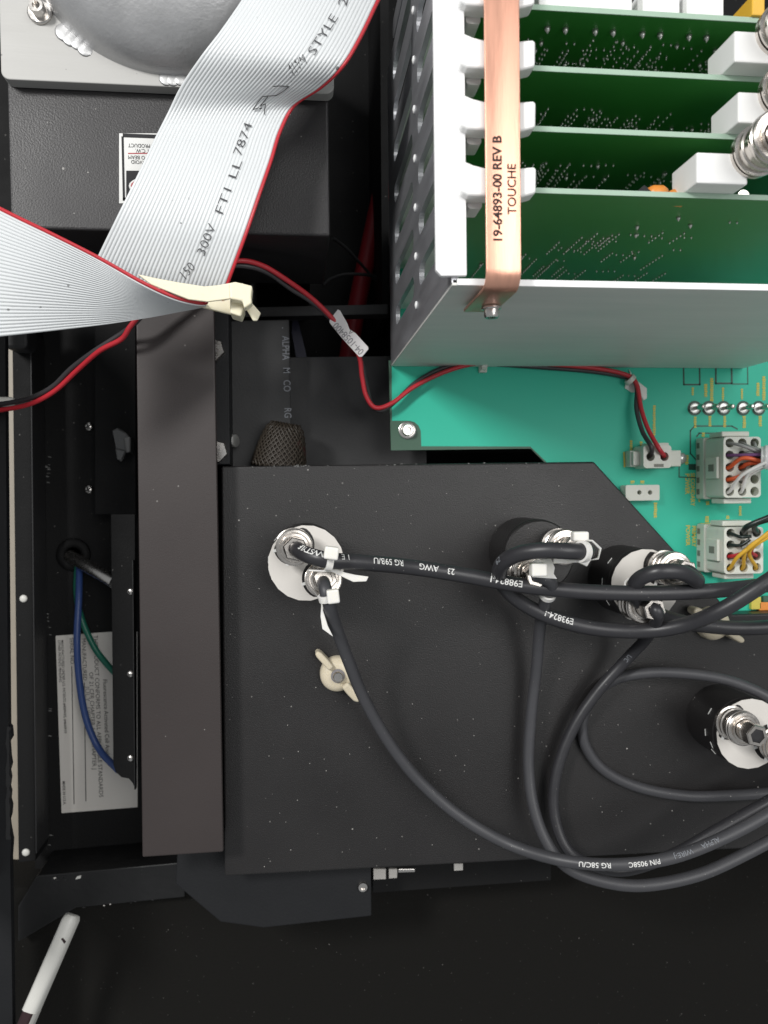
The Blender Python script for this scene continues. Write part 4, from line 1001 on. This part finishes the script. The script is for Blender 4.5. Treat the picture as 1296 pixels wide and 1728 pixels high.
rtext('AWM', 488, 132, 4.3, px2=(516, 104)); rtext('STYLE', 524, 91, 4.3, px2=(566, 32)); rtext('2', 577, 10, 4.3, px2=(582, 0))
rtext('LL', 393, 300, 4.3, px2=(403, 275)); rtext('7874', 401, 264, 4.3, px2=(420, 209)); rtext('FT1', 371, 362, 4.3, px2=(385, 324))
rtext('300V', 339, 432, 4.3, px2=(361, 381)); rtext('150', 308, 474, 4.3, px2=(327, 451))
def stroke(pts, wd=0.32):
    q = [on_ribbon(x, y, g1)*0+P(x, y, on_ribbon(x, y, g1).z+1.1) for x, y in pts]
    V, Fc = [], []
    for a, b in zip(q[:-1], q[1:]):
        d = (b-a).normalized(); s_ = Vector((-d.y, d.x, 0)).normalized()*wd/2; k = len(V)
        V += [a+s_, a-s_, b-s_, b+s_]; Fc.append((k, k+1, k+2, k+3))
    return V, Fc
v, f = join_vf([stroke([(460, 146), (472, 145), (488, 146), (478, 154), (467, 161), (455, 162), (443, 163), (434, 174), (427, 185)]), stroke([(427, 185), (436, 182), (441, 184), (440, 178), (452, 163)]), stroke([(441, 178), (448, 175), (447, 183), (446, 193)])])
mk('printed_emblem', v, f, M['inkb'], RB)

t = thing('cable_tie', 'cream yellowed nylon tie strapped around the ribbon cable fold', 'cable tie', P(390, 505, 60), 'nylon cable ties')
def flat(name, poly, z0, z1, bevel=0.3): return prism(name, [tuple(p[:2]) for p in PP(poly, z1)], z0, z1, M['nyloncream'], t, bevel=bevel)
flat('strap', [(231, 462), (262, 469), (300, 476), (345, 483), (367, 481), (395, 476), (411, 478), (411, 507), (388, 504), (350, 509), (318, 505), (290, 494), (255, 480)], 65.2, 66.4)
flat('under_strap', [(320, 512), (350, 508), (388, 504), (400, 507), (406, 515), (406, 534), (385, 529), (345, 519)], 50, 52)
flat('head', [(387, 477), (397, 475), (426, 482), (424, 500), (425, 512), (412, 520), (409, 508), (388, 504)], 62, 67.5, 0.6)
flat('head_skirt', [(388, 504), (411, 507), (411, 521), (406, 534), (388, 528)], 52, 61.8, 0.5)
flat('tail', [(411, 514), (425, 511), (440, 528), (434, 541), (427, 541)], 57, 58.2)

# ================================================================== RED AND BLACK WIRE PAIR
t = thing('wire_pair', 'twisted red and black wires running under the ribbon to the green board', 'wires', P(640, 690, -16))
red = [(-40, 695, -20), (0, 692, -16), (50, 682, -10), (92, 660, -4), (130, 625, 4), (168, 592, 14), (205, 572, 20), (222, 548, 24), (260, 505, 26), (320, 462, 26), (380, 444, 26), (412, 440, 25), (445, 449, 22), (480, 470, 18), (528, 505, 10), (570, 548, 5), (604, 596, 0), (611, 635, -4), (618, 668, -6), (634, 688, -7), (662, 680, -8), (700, 652, -9), (755, 626, -10), (815, 612, -10.5), (900, 613, -11), (1000, 621, -11), (1055, 632, -10), (1074, 648, -9), (1082, 690, -7), (1094, 725, -4), (1112, 757, 0), (1120, 768, -3), (1119, 770, -7)]
blk = [(-40, 684, -20), (0, 682, -16), (50, 672, -10), (88, 653, -4), (120, 622, 3), (160, 592, 12), (205, 563, 18), (228, 545, 22), (262, 510, 24), (320, 470, 24), (380, 450, 24), (420, 450, 23), (455, 462, 19), (490, 487, 14), (533, 515, 8), (574, 556, 2), (606, 600, -3), (618, 650, -7), (628, 684, -10), (645, 693, -10), (670, 675, -10), (705, 643, -11), (755, 619, -12), (815, 614, -12.5), (900, 619, -12.5), (1000, 627, -12.5), (1060, 638, -12), (1074, 652, -11), (1074, 690, -8), (1084, 728, -5), (1097, 750, 0), (1100, 762, -1), (1097, 770, -7)]
tube('red_wire', spline(pxs(red), 6), 1.05, M['redpvc'], t, ns=10); tube('black_wire', spline(pxs(blk), 6), 1.05, M['blackpvc'], t, ns=10)
tg_px = [(556, 540), (570, 522), (574, 524), (586, 545), (590, 556), (600, 562), (621, 585), (622, 589), (611, 602), (606, 602), (575, 568), (556, 544)]
o = prism('tag', [tuple(p[:2]) for p in PP(tg_px, 6.5)], 5.9, 6.5, M['tagm'], t, bevel=0.15)
p = P(613, 597, 6.5); q = P(560, 541, 6.5); an = math.atan2(q.y-p.y, q.x-p.x)
text_flat('lettering', '04-1058400', 4.3, (p.x-0.4, p.y+0.3), an, M['inkfaint'], o, 6.5, bold=-0.002, sx=0.82)
text_flat('lettering', 'A', 2.6, tuple(P(594, 563, 6.5)[:2]), an, M['inkfaint'], o, 6.5)
ct = thing('wire_clip', 'small pale nylon clip holding the wire pair below the cage', 'clip', P(817, 616, ZB))
c = P(817, 614, -10); mk('band', *lathe_vf([(2.4, -1.4), (2.9, -1.2), (2.9, 1.2), (2.4, 1.4), (2.4, -1.4)], (c.x, c.y, -11.2), (1, 0, 0), 20, close=False), M['molex'], ct, smooth=True, auto=40)
boxw('pad', c.x-1.8, c.x+1.8, c.y-3.6, c.y-0.6, ZB+.02, ZB+2.5, M['molex'], ct)
ct = thing('wire_clip', 'clear adhesive clip where the wire pair turns down on the board', 'clip', P(1075, 640, ZB))
prism('base', [tuple(p[:2]) for p in PP([(1055, 655), (1056, 648), (1066, 644), (1062, 622), (1070, 638), (1092, 655), (1092, 672), (1086, 676), (1078, 662), (1066, 662)], ZB+1)], ZB+0.02, ZB+1.0, M['nylon'], ct, bevel=0.3)
c = P(1066, 640, -9); mk('band', *lathe_vf([(2.3, -1.2), (2.8, -1.0), (2.8, 1.0), (2.3, 1.2), (2.3, -1.2)], (c.x, c.y, -10.6), (1, -0.9, 0), 20, close=False), M['molex'], ct, smooth=True, auto=40)
